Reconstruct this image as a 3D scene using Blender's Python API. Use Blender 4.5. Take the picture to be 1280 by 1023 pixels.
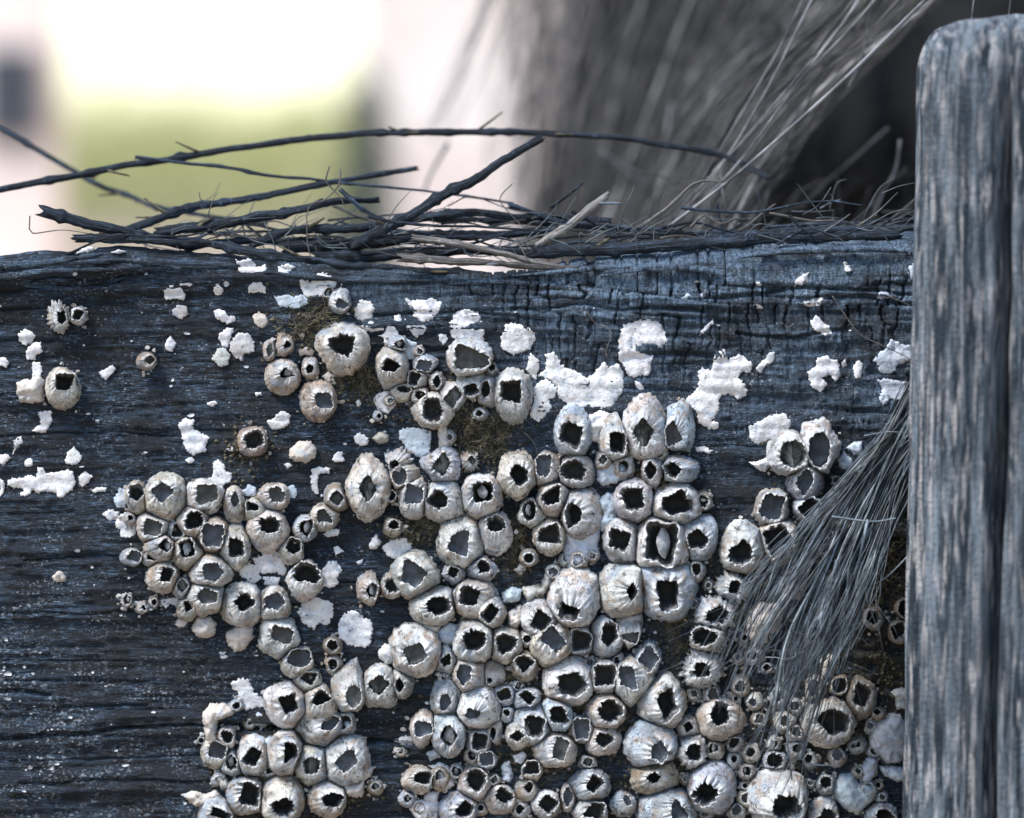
import bpy, math, random
import numpy as np
from mathutils import Vector
from mathutils.geometry import delaunay_2d_cdt

for o in list(bpy.data.objects):
    bpy.data.objects.remove(o)
SC = bpy.context.scene
COL = SC.collection

# ------------------------------------------------------------------ camera
PITCH = math.radians(4.0)
DIST = 1.0
S = 0.00025                       # metres per photo pixel on the beam face
CAM = Vector((0, -math.cos(PITCH) * DIST, math.sin(PITCH) * DIST))
cd = bpy.data.cameras.new("camera")
cam = bpy.data.objects.new("camera", cd)
COL.objects.link(cam)
cam.location = CAM
cam.rotation_euler = (math.pi / 2 - PITCH, 0, 0)
cd.sensor_width = 36.0
cd.lens = 36.0 / 0.32
cd.clip_start = 0.01
cd.clip_end = 2000.0
cd.dof.use_dof = True
cd.dof.focus_distance = 0.994
cd.dof.aperture_fstop = 5.6
SC.camera = cam

# ------------------------------------------------------------------ light
SUN_EL, SUN_ROT = math.radians(58), math.radians(236)   # high and to the left, raking down the face
w = bpy.data.worlds.new("World")
SC.world = w
w.use_nodes = True
nt = w.node_tree
sky = nt.nodes.new("ShaderNodeTexSky")
sky.sky_type = 'NISHITA'
sky.sun_disc = False
sky.sun_elevation = SUN_EL
sky.sun_rotation = SUN_ROT
sky.air_density = 1.3
sky.dust_density = 0.4
sky.ozone_density = 3.0
nt.links.new(sky.outputs[0], nt.nodes["Background"].inputs[0])
nt.nodes["Background"].inputs[1].default_value = 0.135
sd = bpy.data.lights.new("sun", 'SUN')
sd.energy = 3.2
sd.angle = math.radians(22)
sd.color = (1.0, 0.99, 0.97)
sun = bpy.data.objects.new("sun", sd)
COL.objects.link(sun)
to_sun = Vector((math.sin(SUN_ROT) * math.cos(SUN_EL), math.cos(SUN_ROT) * math.cos(SUN_EL), math.sin(SUN_EL)))
sun.rotation_euler = to_sun.to_track_quat('Z', 'Y').to_euler()
SC.view_settings.view_transform = 'Standard'
SC.view_settings.look = 'None'
SC.view_settings.gamma = 1.0
SC.view_settings.exposure = 1.02
SC.view_settings.use_curve_mapping = False
SC.cycles.max_bounces = 6
SC.cycles.use_denoising = True

GROUND_Z = -0.36

# barnacles as read from the photograph (photo pixels): outer x0 x1 y0 y1, mouth x0 x1 y0 y1,
# mouth shape (s quad, d diamond, p pentagon, j jagged, o oval, v lens), inside (k hollow, g grey floor,
# o opercular plates, w broken white plate), shell tone (w white, c cream, o olive brown, b bluish grey)
BARNACLES = """
59 88 377 416 72 83 389 405 j k x
87 110 384 407 91 105 387 400 s k w
56 101 460 512 71 93 467 488 s k c
170 196 440 464 180 194 444 456 d o o
296 336 533 571 307 329 540 560 j k o
401 457 406 463 412 442 420 447 j k c
410 439 361 391 419 436 372 386 d g w
403 419 358 375 406 416 360 371 j k w
334 372 452 491 350 369 460 474 d w c
377 399 447 475 382 392 456 467 p k c
375 420 476 526 394 416 491 510 s g o
345 367 417 445 354 364 425 435 j k o
329 345 425 451 333 341 430 446 v g w
473 509 435 486 480 501 449 465 s k c
517 544 444 466 521 540 450 463 s g b
509 534 462 486 511 526 465 483 s k c
490 515 480 502 497 512 482 491 j k c
562 612 425 467 572 610 430 460 s g w
574 606 460 496 580 599 479 495 s k w
550 580 479 512 555 577 483 509 d o w
537 554 465 489 541 551 469 486 v k w
598 622 470 508 600 613 476 497 v k w
520 565 495 533 529 553 498 525 j k c
620 662 464 525 626 652 476 507 s k w
696 737 510 571 701 726 530 561 s k b
750 786 520 576 762 782 542 566 s k w
782 832 500 574 792 817 523 561 d o w
829 868 502 566 832 853 527 558 s g b
625 668 567 619 637 659 581 609 p k c
669 699 567 608 671 689 569 595 s g c
699 741 571 607 701 730 575 600 j k c
803 826 570 605 806 821 577 600 v k w
828 871 572 601 830 851 579 597 j k b
770 814 601 650 777 805 611 637 s k w
817 872 606 656 828 862 615 642 j k w
757 800 651 703 762 789 662 690 s k w
797 860 647 714 809 846 656 704 s w w
853 893 642 700 860 885 662 686 p k b
799 866 700 771 821 847 725 762 s k b
862 880 700 726 866 876 705 719 j k c
672 710 604 645 677 700 606 631 s k c
650 681 625 658 654 669 627 650 o w w
705 750 612 670 706 727 629 661 p k w
669 704 649 691 672 698 656 681 s k c
598 638 642 690 609 632 645 664 j k w
579 625 595 646 592 615 604 627 s w w
550 600 646 710 559 585 662 696 s g w
586 618 696 726 597 612 700 716 j k b
494 544 692 745 505 534 702 734 s g w
476 503 716 748 482 501 723 741 j k w
446 474 715 755 458 472 729 747 p w c
516 567 736 779 532 562 747 770 j k w
570 617 725 772 574 601 732 758 s k c
597 632 744 786 601 624 755 780 d k c
437 484 575 645 449 470 594 628 v o c
405 437 604 640 412 429 614 632 v o o
389 423 629 663 396 415 636 654 s g c
500 535 598 646 507 528 605 630 s g w
530 578 603 651 532 559 612 637 j k w
532 574 562 601 540 562 565 595 d o b
484 514 561 590 486 498 575 587 j k x
486 523 580 611 491 508 585 606 o g c
481 498 611 629 484 494 614 626 o k o
479 503 647 671 486 499 650 662 j k o
323 362 604 638 335 357 609 627 p g c
306 332 624 653 308 322 626 639 s k c
311 357 638 686 324 350 647 667 j k c
367 396 644 677 374 390 650 670 j w b
350 380 671 706 358 376 674 693 p k c
361 402 701 750 370 399 705 730 j k w
275 311 655 708 287 304 674 697 s k c
158 185 601 645 162 181 607 626 p k c
185 231 594 649 189 217 604 629 d g c
232 277 601 641 245 273 607 628 s g w
224 260 630 671 231 254 640 662 j k c
174 209 640 677 180 202 649 669 s g c
209 230 651 678 213 228 655 672 s k b
250 286 648 691 254 280 657 682 s g o
219 254 670 709 225 242 676 698 s w o
184 219 667 701 197 215 674 691 d w c
180 203 686 707 184 199 689 701 j k c
152 180 685 707 159 176 689 702 s g w
186 222 703 738 199 220 709 728 s k c
217 239 721 745 221 235 724 740 v o b
240 287 694 733 254 279 704 727 p g w
235 280 726 765 246 271 736 755 p g w
222 248 746 776 229 242 752 766 s k c
280 325 730 781 293 319 741 766 d k w
324 363 733 778 332 355 742 762 p g w
324 374 771 821 340 365 783 806 s g w
281 305 611 655 288 299 615 635 v g c
353 391 808 848 361 388 813 834 o g c
369 401 837 864 374 397 841 857 s k c
381 420 857 903 389 415 862 882 d k c
418 453 828 891 433 451 858 884 o g w
406 428 818 842 411 421 824 837 o k c
404 428 795 818 409 423 801 814 j k o
334 380 855 907 349 372 868 894 s k w
372 429 886 931 401 424 894 913 s g w
410 458 918 980 419 447 936 966 d g w
372 410 928 980 379 400 947 967 p o c
336 375 913 968 355 372 927 952 s k w
299 337 920 966 302 326 935 959 s k w
278 303 937 968 282 296 944 963 j w b
253 285 923 959 260 281 927 948 s g c
286 330 972 1016 300 323 978 1007 s k w
329 377 968 1026 339 367 997 1021 j k c
386 433 975 1021 402 428 991 1010 p k c
248 291 996 1037 264 290 1008 1026 s k w
459 481 973 994 464 475 978 988 d w o
452 496 831 886 460 487 844 870 d o w
489 517 834 872 494 505 848 866 v k w
491 546 782 843 504 534 806 831 s g w
570 613 773 829 578 606 788 816 j k w
613 650 785 827 620 646 794 818 j k c
545 570 807 843 550 564 816 833 s k b
568 606 822 864 571 589 832 857 p g c
604 630 826 856 609 615 848 855 o k c
541 576 848 892 550 564 867 888 p g b
575 622 857 911 584 600 886 899 s g w
640 672 816 849 643 668 819 841 d k o
616 642 856 882 621 639 860 876 s k b
643 675 861 886 649 669 864 882 d k b
640 656 850 865 644 652 853 862 s w w
653 696 750 795 662 690 762 791 d k w
666 712 778 831 676 708 782 813 d g c
711 742 782 818 715 739 788 814 s k b
689 748 711 779 699 725 755 776 s k w
750 808 706 771 784 797 729 752 v k w
740 776 771 821 752 772 780 808 p k b
772 801 752 807 778 797 789 804 s g w
795 826 801 843 798 823 807 841 d g b
684 738 822 878 699 735 842 871 p k w
740 771 825 867 743 769 832 859 s k w
771 816 821 879 775 796 835 863 s g w
799 853 846 907 822 846 864 903 s k w
677 713 870 912 689 710 884 908 s k b
645 688 879 926 655 679 896 921 s k b
735 778 869 907 749 775 875 902 j k c
713 740 896 927 717 737 899 923 s g c
733 773 907 941 744 769 916 936 d k c
669 718 918 955 690 712 921 951 s g c
583 614 906 941 589 610 916 937 s k b
543 577 886 943 551 572 907 934 v w b
514 543 886 933 519 540 902 921 s g c
609 627 896 928 612 620 909 926 v k c
634 661 901 933 637 656 914 928 d k c
596 619 938 960 600 616 941 957 s g b
581 599 935 953 584 595 938 950 j k c
653 678 949 974 656 675 952 971 s k c
504 542 956 991 518 539 964 981 s k c
574 611 958 998 584 607 963 990 j k c
609 626 966 983 613 622 969 980 d o c
606 646 982 1014 619 642 984 1004 j k c
645 670 973 999 655 666 977 992 j k c
664 702 987 1021 673 698 993 1018 d k w
700 719 978 1013 704 716 984 1009 v g c
715 758 961 998 733 755 968 992 d k b
716 758 996 1032 732 756 1003 1023 s k w
551 596 991 1031 570 592 1001 1021 j k b
640 663 1001 1022 645 656 1006 1018 j k w
764 793 991 1018 779 789 996 1008 s g b
784 841 901 957 815 835 927 952 p g b
792 848 951 991 808 826 965 980 j k o
796 873 989 1036 839 860 1002 1024 s g b
874 925 874 923 888 910 879 908 p k c
863 906 779 816 866 896 787 808 j k x
857 899 811 858 866 888 828 848 j k x
871 915 746 783 882 911 757 779 j k x
894 936 715 753 911 926 727 744 s k x
903 953 656 713 912 941 677 706 j k w
950 998 645 703 956 993 660 697 s k c
945 983 614 658 950 979 619 649 s g c
959 1010 539 593 977 1006 552 585 o o w
1001 1046 524 590 1012 1037 542 583 o g w
986 1026 583 626 995 1017 587 621 d g b
991 1029 618 653 997 1024 622 650 d k b
1004 1064 875 929 1021 1060 886 920 p k c
1059 1093 849 896 1069 1089 853 884 s k o
1037 1061 844 869 1041 1058 848 866 o k o
1110 1134 775 804 1114 1130 779 800 s k o
1118 1146 745 774 1122 1141 749 770 j k o
1078 1104 757 787 1083 1099 763 782 j k o
1011 1048 995 1032 1017 1045 1010 1030 j k w
1081 1121 1003 1037 1095 1117 1013 1031 j k b
936 1005 963 1027 966 1000 996 1025 j k w
863 915 951 1014 866 896 980 1007 j k b
850 882 915 961 858 876 930 951 j k x
880 904 924 949 886 898 929 943 j w c
955 981 938 964 959 977 942 960 j k b
1006 1032 845 876 1011 1024 850 870 o g c
"""
# flat remains of shells: (crop origin x, y), four-times enlarged outlines; a trailing number is the dome height in px
SCARS = [
(0,300,[
 ("w","1178,95 1200,110 1250,95 1278,120 1279,185 1215,175 1190,140"),
 ("w","820,245 850,228 900,238 925,270 922,300 880,292 850,300 822,288"),
 ("w","897,212 930,200 968,215 950,235 905,232"),
 ("w","1068,238 1088,210 1118,245 1110,275 1075,275"),
 ("g","860,350 890,325 935,335 942,375 910,400 868,380"),
 ("w","1068,355 1100,345 1140,380 1175,382 1170,410 1135,425 1105,405 1075,390"),
 ("w","1095,470 1130,440 1165,440 1155,490 1140,540 1110,535 1098,505"),
 ("g","1060,590 1085,545 1130,540 1150,580 1140,625 1110,635 1075,615"),
 ("g","1150,510 1190,465 1240,470 1275,510 1270,560 1215,570 1212,605 1170,585 1148,550",),
 ("w","825,525 850,480 880,520 862,562 838,555"),
 ("w","90,475 125,445 160,460 180,485 165,505 125,530 95,505"),
 ("w","130,555 165,515 205,508 212,560 175,575 170,605 135,600"),
 ("w","160,620 205,615 215,660 190,700 185,740 158,700"),
 ("c","82,715 130,695 160,700 195,680 225,700 225,800 170,815 105,812 85,770",14),
 ("w","190,860 260,850 262,900 225,968 160,950 205,920"),
 ("w","0,590 30,590 45,615 32,638 0,628"),
 ("w","493,660 560,625 578,640 530,702 505,685"),
 ("w","890,925 925,890 970,900 960,945 1000,965 1045,985 1030,1055 965,1080 920,1030"),
 ("w","70,995 110,980 118,1015 80,1050 65,1075 72,1030"),
 ("w","1035,815 1070,805 1090,820 1070,832 1040,828"),
 ("w","1240,240 1262,215 1300,212 1300,260 1245,268"),
 ("w","380,70 420,40 470,35 475,50 420,68"),
 ("w","555,60 590,50 632,62 600,70"),
]),
(300,300,[
 ("w","0,150 40,90 75,140 125,120 135,150 80,185 20,180"),
 ("w","190,135 240,120 280,140 245,160 248,185 195,175"),
 ("w","40,245 70,210 100,198 128,235 128,268 90,255 45,270"),
 ("w","275,180 320,190 355,215 390,165 450,172 485,210 470,250 430,290 380,280 335,290 305,245"),
 ("b","170,280 235,275 330,280 345,320 270,345 200,335"),
 ("c","62,380 95,355 130,375 138,420 115,442 75,420"),
 ("g","568,345 610,298 650,305 678,345 660,395 610,410 575,385"),
 ("w","600,430 650,405 715,420 720,450 660,462 625,455"),
 ("w","820,290 870,300 960,288 1010,315 1000,350 960,400 900,405 860,380 870,350 840,325"),
 ("w","820,385 850,420 930,425 928,460 880,490 855,460 825,435"),
 ("w","770,380 800,372 812,405 790,418 770,400"),
 ("w","690,480 725,460 735,405 775,435 798,480 765,500 735,535 718,490"),
 ("b","770,510 830,488 880,510 910,555 900,600 830,595 800,560 765,545"),
 ("w","1045,420 1075,365 1130,348 1190,365 1210,400 1150,435 1225,445 1220,500 1150,510 1075,500 1050,470"),
 ("w","992,475 1030,470 1038,500 1015,527 998,505"),
 ("w","670,790 700,765 745,755 755,790 785,815 740,868 690,850"),
 ("w","135,905 170,895 205,855 255,875 245,920 200,945 165,950"),
 ("w","583,790 600,800 605,825 590,835"),
 ("w","75,765 105,760 110,780 80,783"),
 ("b","800,950 850,940 955,960 950,1060 905,1090 850,1070 800,1000"),
 ("c","985,910 1030,920 1050,1000 1040,1070 995,1070 990,980",9),
 ("w","570,985 600,960 645,990 640,1020 600,1030 575,1010"),
 ("o","660,990 700,960 745,975 740,1010 690,1018",10),
 ("c","245,1090 255,1040 300,1005 355,1005 385,1045 380,1085 330,1118 275,1110",8),
 ("w","460,1100 485,1060 515,1060 525,1105 480,1112"),
 ("c","290,470 315,452 325,480 305,505"),
 ("w","350,480 370,462 383,480 368,497"),
 ("c","290,550 330,535 375,555 360,580 300,582"),
 ("c","410,680 440,655 485,680 480,720 440,722"),
]),
(600,300,[
 ("w","100,490 130,420 190,420 235,435 270,440 275,500 255,545 165,580 110,545"),
 ("w","230,650 250,565 298,605 295,650 275,700"),
 ("w","325,570 370,560 400,625 430,640 470,650 540,690 620,610 640,640 690,620 715,660 712,760 665,830 600,850 545,830 460,845 410,800 385,770 385,735 350,700 290,680 330,640"),
 ("w","265,740 330,690 385,740 380,790 345,800 355,840 290,910 255,890 265,820 270,790"),
 ("w","690,500 715,430 770,405 840,385 900,420 935,515 900,540 850,520 785,535 800,565 870,580 855,650 830,680 745,685 720,630 695,600"),
 ("w","775,705 800,710 822,745 800,755"),
 ("w","1095,480 1120,430 1165,390 1168,420 1130,460"),
 ("w","1035,790 1090,735 1090,660 1110,635 1155,655 1175,570 1225,545 1240,600 1300,575 1360,620 1355,665 1310,660 1290,690 1325,720 1330,780 1290,800 1240,770 1195,790 1200,850 1155,905 1195,915 1190,940 1150,948 1090,915 1085,870 1040,830"),
 ("b","1000,290 1040,265 1055,285 1030,300"),
 ("b","1090,285 1130,245 1125,280 1100,300"),
 ("w","530,880 600,850 660,870 690,900 650,960 600,1010 550,1000 530,940",8),
]),
(860,300,[
 ("w","530,240 535,205 575,170 602,160 602,210 575,225 545,222"),
 ("w","575,310 620,292 685,290 660,325 610,338 580,325"),
 ("w","335,320 365,315 372,345 345,348"),
 ("w","340,210 360,208 370,228 350,232"),
 ("w","610,410 640,375 675,410 700,425 718,470 680,478 630,450"),
 ("w","595,660 640,635 645,590 690,580 750,600 765,680 735,710 700,670 665,690 695,720 668,765 610,730"),
 ("w","765,610 785,592 795,625 775,640"),
 ("w","825,630 850,602 875,620 862,690 832,690 828,660"),
 ("b","935,275 965,250 1010,262 1018,290 975,298 945,295"),
 ("b","920,605 985,545 1015,495 1060,520 1110,525 1120,600 1050,620 1010,670 960,660 945,620"),
 ("b","945,700 1000,690 1050,705 1100,712 1080,790 1020,795 975,830 955,790 970,740"),
 ("w","775,115 795,112 822,155 785,158"),
 ("w","302,935 400,880 480,870 515,910 495,960 440,985 395,1005 345,1022 315,1005"),
 ("w","340,640 385,600 410,562 435,562 430,600 385,630 365,668 345,658"),
 ("b","1102,130 1135,110 1150,190 1115,200"),
 ("b","955,770 1010,755 1010,790 965,800"),
]),
(0,540,[
 ("w","330,125 370,72 410,115 400,150 370,165 330,155"),
 ("w","35,265 60,230 115,230 155,215 185,235 190,178 220,180 230,210 290,200 340,188 365,200 380,250 365,285 325,320 300,330 265,300 215,295 185,305 160,290 140,320 105,320 120,280 70,285"),
 ("w","392,225 425,195 468,225 440,255 415,280 398,255"),
 ("w","460,295 490,275 535,280 530,300 480,305"),
 ("w","0,235 18,245 20,300 0,328"),
 ("w","0,115 40,110 55,130 20,165 0,155"),
 ("w","122,150 155,130 165,165 130,175"),
 ("b","568,330 600,280 635,285 640,330 625,380 585,375"),
 ("w","512,410 545,385 600,400 590,435 550,445"),
 ("w","580,450 605,410 665,408 688,450 680,510 640,540 605,520 600,490 580,480"),
 ("w","1040,240 1065,215 1062,155 1095,140 1125,170 1130,200 1160,205 1155,250 1110,272 1060,262"),
 ("w","925,140 960,125 972,150 945,160"),
 ("w","800,840 850,828 898,830 895,880 855,880 825,898 802,890"),
 ("w","785,785 840,780 850,815 800,822"),
 ("c","870,960 905,925 945,940 930,970 895,978"),
 ("c","958,980 990,920 1050,918 1085,960 1078,1010 1040,1030 990,1020",12),
 ("c","260,725 290,695 328,715 335,740 285,750",5),
 ("w","475,935 500,922 515,938 490,952"),
 ("w","1130,85 1160,72 1172,92 1145,96"),
]),
(300,540,[
 ("b","10,290 45,262 85,280 80,315 40,325 12,310"),
 ("b","240,275 270,265 288,300 280,330 245,335"),
 ("w","65,630 110,595 180,590 215,640 235,690 220,720 150,705 115,710 70,650"),
 ("w","0,680 50,655 100,680 105,730 90,755 20,755 0,720"),
 ("w","115,720 200,725 195,768 120,765"),
 ("w","405,690 440,648 480,645 512,690 495,720 490,760 450,780 412,770"),
 ("w","285,900 310,850 350,840 390,818 460,855 468,900 440,965 395,955 372,990 320,960"),
 ("w","490,970 520,905 560,890 600,905 615,930 655,940 645,1070 590,1072 540,1065 495,1030"),
 ("w","465,580 490,570 520,600 480,618"),
 ("w","415,510 450,485 500,485 490,520 440,525"),
 ("w","580,650 615,638 612,658 590,662"),
 ("w","645,560 680,510 708,550 680,585 650,585",6),
 ("w","715,570 750,545 830,530 862,560 855,600 790,640 760,630 720,600"),
 ("w","220,165 245,157 265,170 240,182"),
 ("w","355,190 390,175 450,180 450,205 390,215 395,310 375,310 355,240"),
 ("b","1020,790 1085,780 1090,830 1050,840"),
 ("c","820,950 880,960 960,955 1010,960 1000,1010 930,1000 830,1020",8),
 ("b","720,110 760,95 830,85 855,110 820,130 760,150 725,150"),
]),
(600,540,[
 ("b","580,190 620,150 690,150 740,185 735,235 680,255 610,270 585,240",8),
 ("b","580,340 640,300 680,320 685,400 690,450 650,480 610,500 590,460 615,410",8),
 ("b","420,480 520,480 600,470 590,560 600,610 560,640 500,680 470,700 430,680 415,600",10),
 ("w","1075,75 1120,70 1168,92 1140,108 1085,100"),
 ("c","210,780 300,770 330,700 380,630 380,720 330,810 240,850",10),
 ("b","110,800 160,772 215,790 200,840 140,850 110,830",8),
 ("c","140,900 200,860 220,920 180,990 140,960",10),
 ("o","165,690 205,650 245,665 200,720",6),
]),
(860,540,[
 ("w","302,150 350,145 400,120 410,170 380,200 345,185",6),
 ("b","745,140 780,90 815,130 820,170 790,190 755,175",6),
 ("b","790,80 830,50 870,45 872,110 825,115",5),
 ("b","820,200 880,130 940,140 960,180 900,260 850,300 825,260",6),
 ("g","450,740 500,680 560,690 600,760 560,840 480,840 455,790",14),
 ("c","275,960 300,890 370,845 450,850 470,910 440,1000 350,1060 290,1030",14),
]),
(200,767,[
 ("c","330,90 400,50 465,65 470,120 430,175 370,190 335,140",10),
 ("w","285,170 330,172 340,215 315,235 295,205"),
 ("w","355,345 400,322 450,330 465,390 525,420 520,465 440,482 385,470 370,430 395,400 360,375"),
 ("b","450,530 490,490 545,520 540,565 500,585 470,565"),
 ("c","215,490 250,450 320,448 380,470 370,500 330,520 290,530 285,580 295,640 230,650 220,560",14),
 ("c","105,905 160,885 230,905 280,880 320,930 250,960 180,965 130,930",8),
 ("c","915,850 1000,840 1040,760 1080,765 1060,810 1025,830 1015,910 940,905",12),
 ("w","1005,615 1030,610 1035,630 1010,632"),
 ("w","1090,190 1120,150 1170,150 1180,240 1130,260 1095,225",6),
 ("b","525,620 555,605 560,660 535,680",8),
 ("b","920,540 965,530 970,580 930,600",8),
 ("c","270,780 320,800 350,870 310,880 280,830",8),
]),
(440,767,[
 ("w","210,640 250,600 300,600 330,650 260,658"),
 ("b","215,680 260,685 300,695 280,715 235,700"),
 ("w","380,760 440,740 500,770 515,850 470,895 430,860 425,800",8),
 ("w","275,960 310,920 355,930 380,880 440,885 440,960 430,1030 330,1030 300,1000",8),
 ("b","430,90 480,45 540,55 530,140 480,155 440,140",8),
 ("b","740,760 790,730 810,800 790,840 750,830",8),
 ("w","795,700 850,680 880,700 850,750 810,745",5),
 ("w","985,790 1010,772 1022,795 1000,810"),
 ("w","415,300 430,285 450,300 430,318",5),
 ("b","365,690 420,675 445,720 390,735",5),
]),
(860,767,[
 ("b","900,630 940,540 1000,495 1060,500 1095,560 1090,680 1060,740 990,750 930,700",18),
 ("b","860,770 900,710 950,720 945,800 900,860 865,830",12),
 ("b","950,760 1040,760 1095,770 1100,830 1040,840 980,810",10),
 ("b","720,860 760,800 820,795 850,850 890,830 940,850 930,930 850,1010 800,990 730,920",16),
 ("c","655,250 690,200 740,200 745,260 720,320 670,320",10),
 ("g","1010,390 1060,365 1110,370 1110,480 1040,480",10),
 ("c","530,430 600,425 605,470 550,475",8),
]),
]
# ------------------------------------------------------------------ helpers
def at(px, py, Y=0.0):
    """the point of the plane y = Y that a photo pixel looks at"""
    rx = (px - 640.0) / 640.0 * 0.16
    ry = (511.5 - py) / 640.0 * 0.16
    c, s = math.cos(PITCH), math.sin(PITCH)
    dy = c + ry * s
    dz = -s + ry * c
    t = (Y - CAM.y) / dy
    return Vector((rx * t, Y, CAM.z + dz * t))

_perm = np.random.default_rng(5).random((64, 256, 256)).astype(np.float32)
def noise(x, y, seed=0):
    """smooth value noise, -1..1"""
    t = _perm[seed % 64]
    xi = np.floor(x).astype(int); yi = np.floor(y).astype(int)
    fx = x - xi; fy = y - yi
    fx = fx * fx * (3 - 2 * fx); fy = fy * fy * (3 - 2 * fy)
    a = t[xi & 255, yi & 255]; b = t[(xi + 1) & 255, yi & 255]
    c = t[xi & 255, (yi + 1) & 255]; d = t[(xi + 1) & 255, (yi + 1) & 255]
    return (a * (1 - fx) * (1 - fy) + b * fx * (1 - fy) + c * (1 - fx) * fy + d * fx * fy) * 2 - 1

def smooth(a, b, x):
    t = np.clip((x - a) / (b - a), 0, 1)
    return t * t * (3 - 2 * t)

def mesh_from(name, verts, faces, mat, smooth_shade=True):
    """faces: array of quads/tris or list of arrays"""
    me = bpy.data.meshes.new(name)
    verts = np.asarray(verts, dtype=np.float32)
    groups = faces if isinstance(faces, list) else [faces]
    groups = [np.asarray(g, dtype=np.int32) for g in groups if len(g)]
    me.vertices.add(len(verts)); me.vertices.foreach_set("co", verts.ravel())
    nl = sum(g.size for g in groups); nf = sum(len(g) for g in groups)
    me.loops.add(nl); me.polygons.add(nf)
    me.loops.foreach_set("vertex_index", np.concatenate([g.ravel() for g in groups]))
    st = []; k = 0
    for g in groups:
        st.append(np.arange(len(g), dtype=np.int32) * g.shape[1] + k); k += g.size
    me.polygons.foreach_set("loop_start", np.concatenate(st))
    me.polygons.foreach_set("use_smooth", np.full(nf, smooth_shade))
    me.update(calc_edges=True); me.validate()
    me.materials.append(mat)
    return me

def obj(name, me, parent=None, loc=None):
    o = bpy.data.objects.new(name, me)
    COL.objects.link(o)
    if parent: o.parent = parent
    if loc is not None: o.location = loc
    return o

def tag(o, label, cat, group=None, kind=None):
    if label: o["label"] = label
    if cat: o["category"] = cat
    if group: o["group"] = group
    if kind: o["kind"] = kind
    return o

def ring_quads(nr, n, off=0):
    """quads between nr rings of n verts, wrapped"""
    i = np.arange(nr - 1)[:, None]; j = np.arange(n)[None, :]
    a = off + i * n + j; b = off + i * n + (j + 1) % n
    return np.stack([a, b, b + n, a + n], -1).reshape(-1, 4)

def spline(pts, n):
    """Catmull-Rom through pts (k x d), n samples"""
    p = np.asarray(pts, float)
    if len(p) == 2:
        t = np.linspace(0, 1, n)[:, None]
        return p[0] * (1 - t) + p[1] * t
    q = np.vstack([2 * p[0] - p[1], p, 2 * p[-1] - p[-2]])
    d = np.r_[0, np.cumsum(np.linalg.norm(np.diff(p[:, :2], axis=0), axis=1))]
    u = np.interp(np.linspace(0, d[-1], n), d, np.arange(len(p)))
    i = np.minimum(u.astype(int), len(p) - 2); t = (u - i)[:, None]
    a, b, c, e = q[i], q[i + 1], q[i + 2], q[i + 3]
    return 0.5 * (2 * b + (c - a) * t + (2 * a - 5 * b + 4 * c - e) * t**2 + (3 * b - a - 3 * c + e) * t**3)

def tube(P, R, n=6, bumpy=0.0, seed=0, cap=True):
    """tube verts and faces along P (k x 3) with radii R"""
    P = np.asarray(P, float); R = np.broadcast_to(np.asarray(R, float), (len(P),))
    T = np.gradient(P, axis=0); T /= np.linalg.norm(T, axis=1, keepdims=True) + 1e-12
    A = np.cross(T, [0.13, 1.0, 0.07]); A /= np.linalg.norm(A, axis=1, keepdims=True) + 1e-12
    B = np.cross(T, A)
    th = np.linspace(0, 2 * np.pi, n, endpoint=False)
    r = R[:, None] * np.ones((1, n))
    if bumpy:
        u = np.arange(len(P))[:, None]
        ridge = noise(u * 0.05 + seed * 3.1, th[None, :] / (2 * np.pi) * n * 0.49, seed) + 0.5 * noise(u * 0.13 + seed * 5.1, th[None, :] / (2 * np.pi) * n, seed + 2)
        knot = noise(u * 0.35 + seed * 7.7, np.cos(th)[None, :] * 1.1 + 5, seed + 1)
        r = r * (1 + bumpy * ridge + 0.6 * bumpy * knot)
    V = P[:, None, :] + r[..., None] * (np.cos(th)[None, :, None] * A[:, None, :] + np.sin(th)[None, :, None] * B[:, None, :])
    V = V.reshape(-1, 3); F = [ring_quads(len(P), n)]
    if cap:
        k = len(V)
        V = np.vstack([V, P[0] - T[0] * R[0] * 0.3, P[-1] + T[-1] * R[-1] * 0.3])
        j = np.arange(n); m = (len(P) - 1) * n
        F.append(np.vstack([np.stack([np.full(n, k), (j + 1) % n, j], -1), np.stack([np.full(n, k + 1), m + j, m + (j + 1) % n], -1)]))
    return V, F

class Joined:
    def __init__(s): s.v = []; s.f = {}; s.n = 0
    def add(s, V, F):
        for g in (F if isinstance(F, list) else [F]):
            if len(g): s.f.setdefault(g.shape[1], []).append(np.asarray(g) + s.n)
        s.v.append(V); s.n += len(V)
    def build(s, name, mat, sm=True):
        return mesh_from(name, np.vstack(s.v), [np.vstack(g) for g in s.f.values()], mat, sm)

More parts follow.
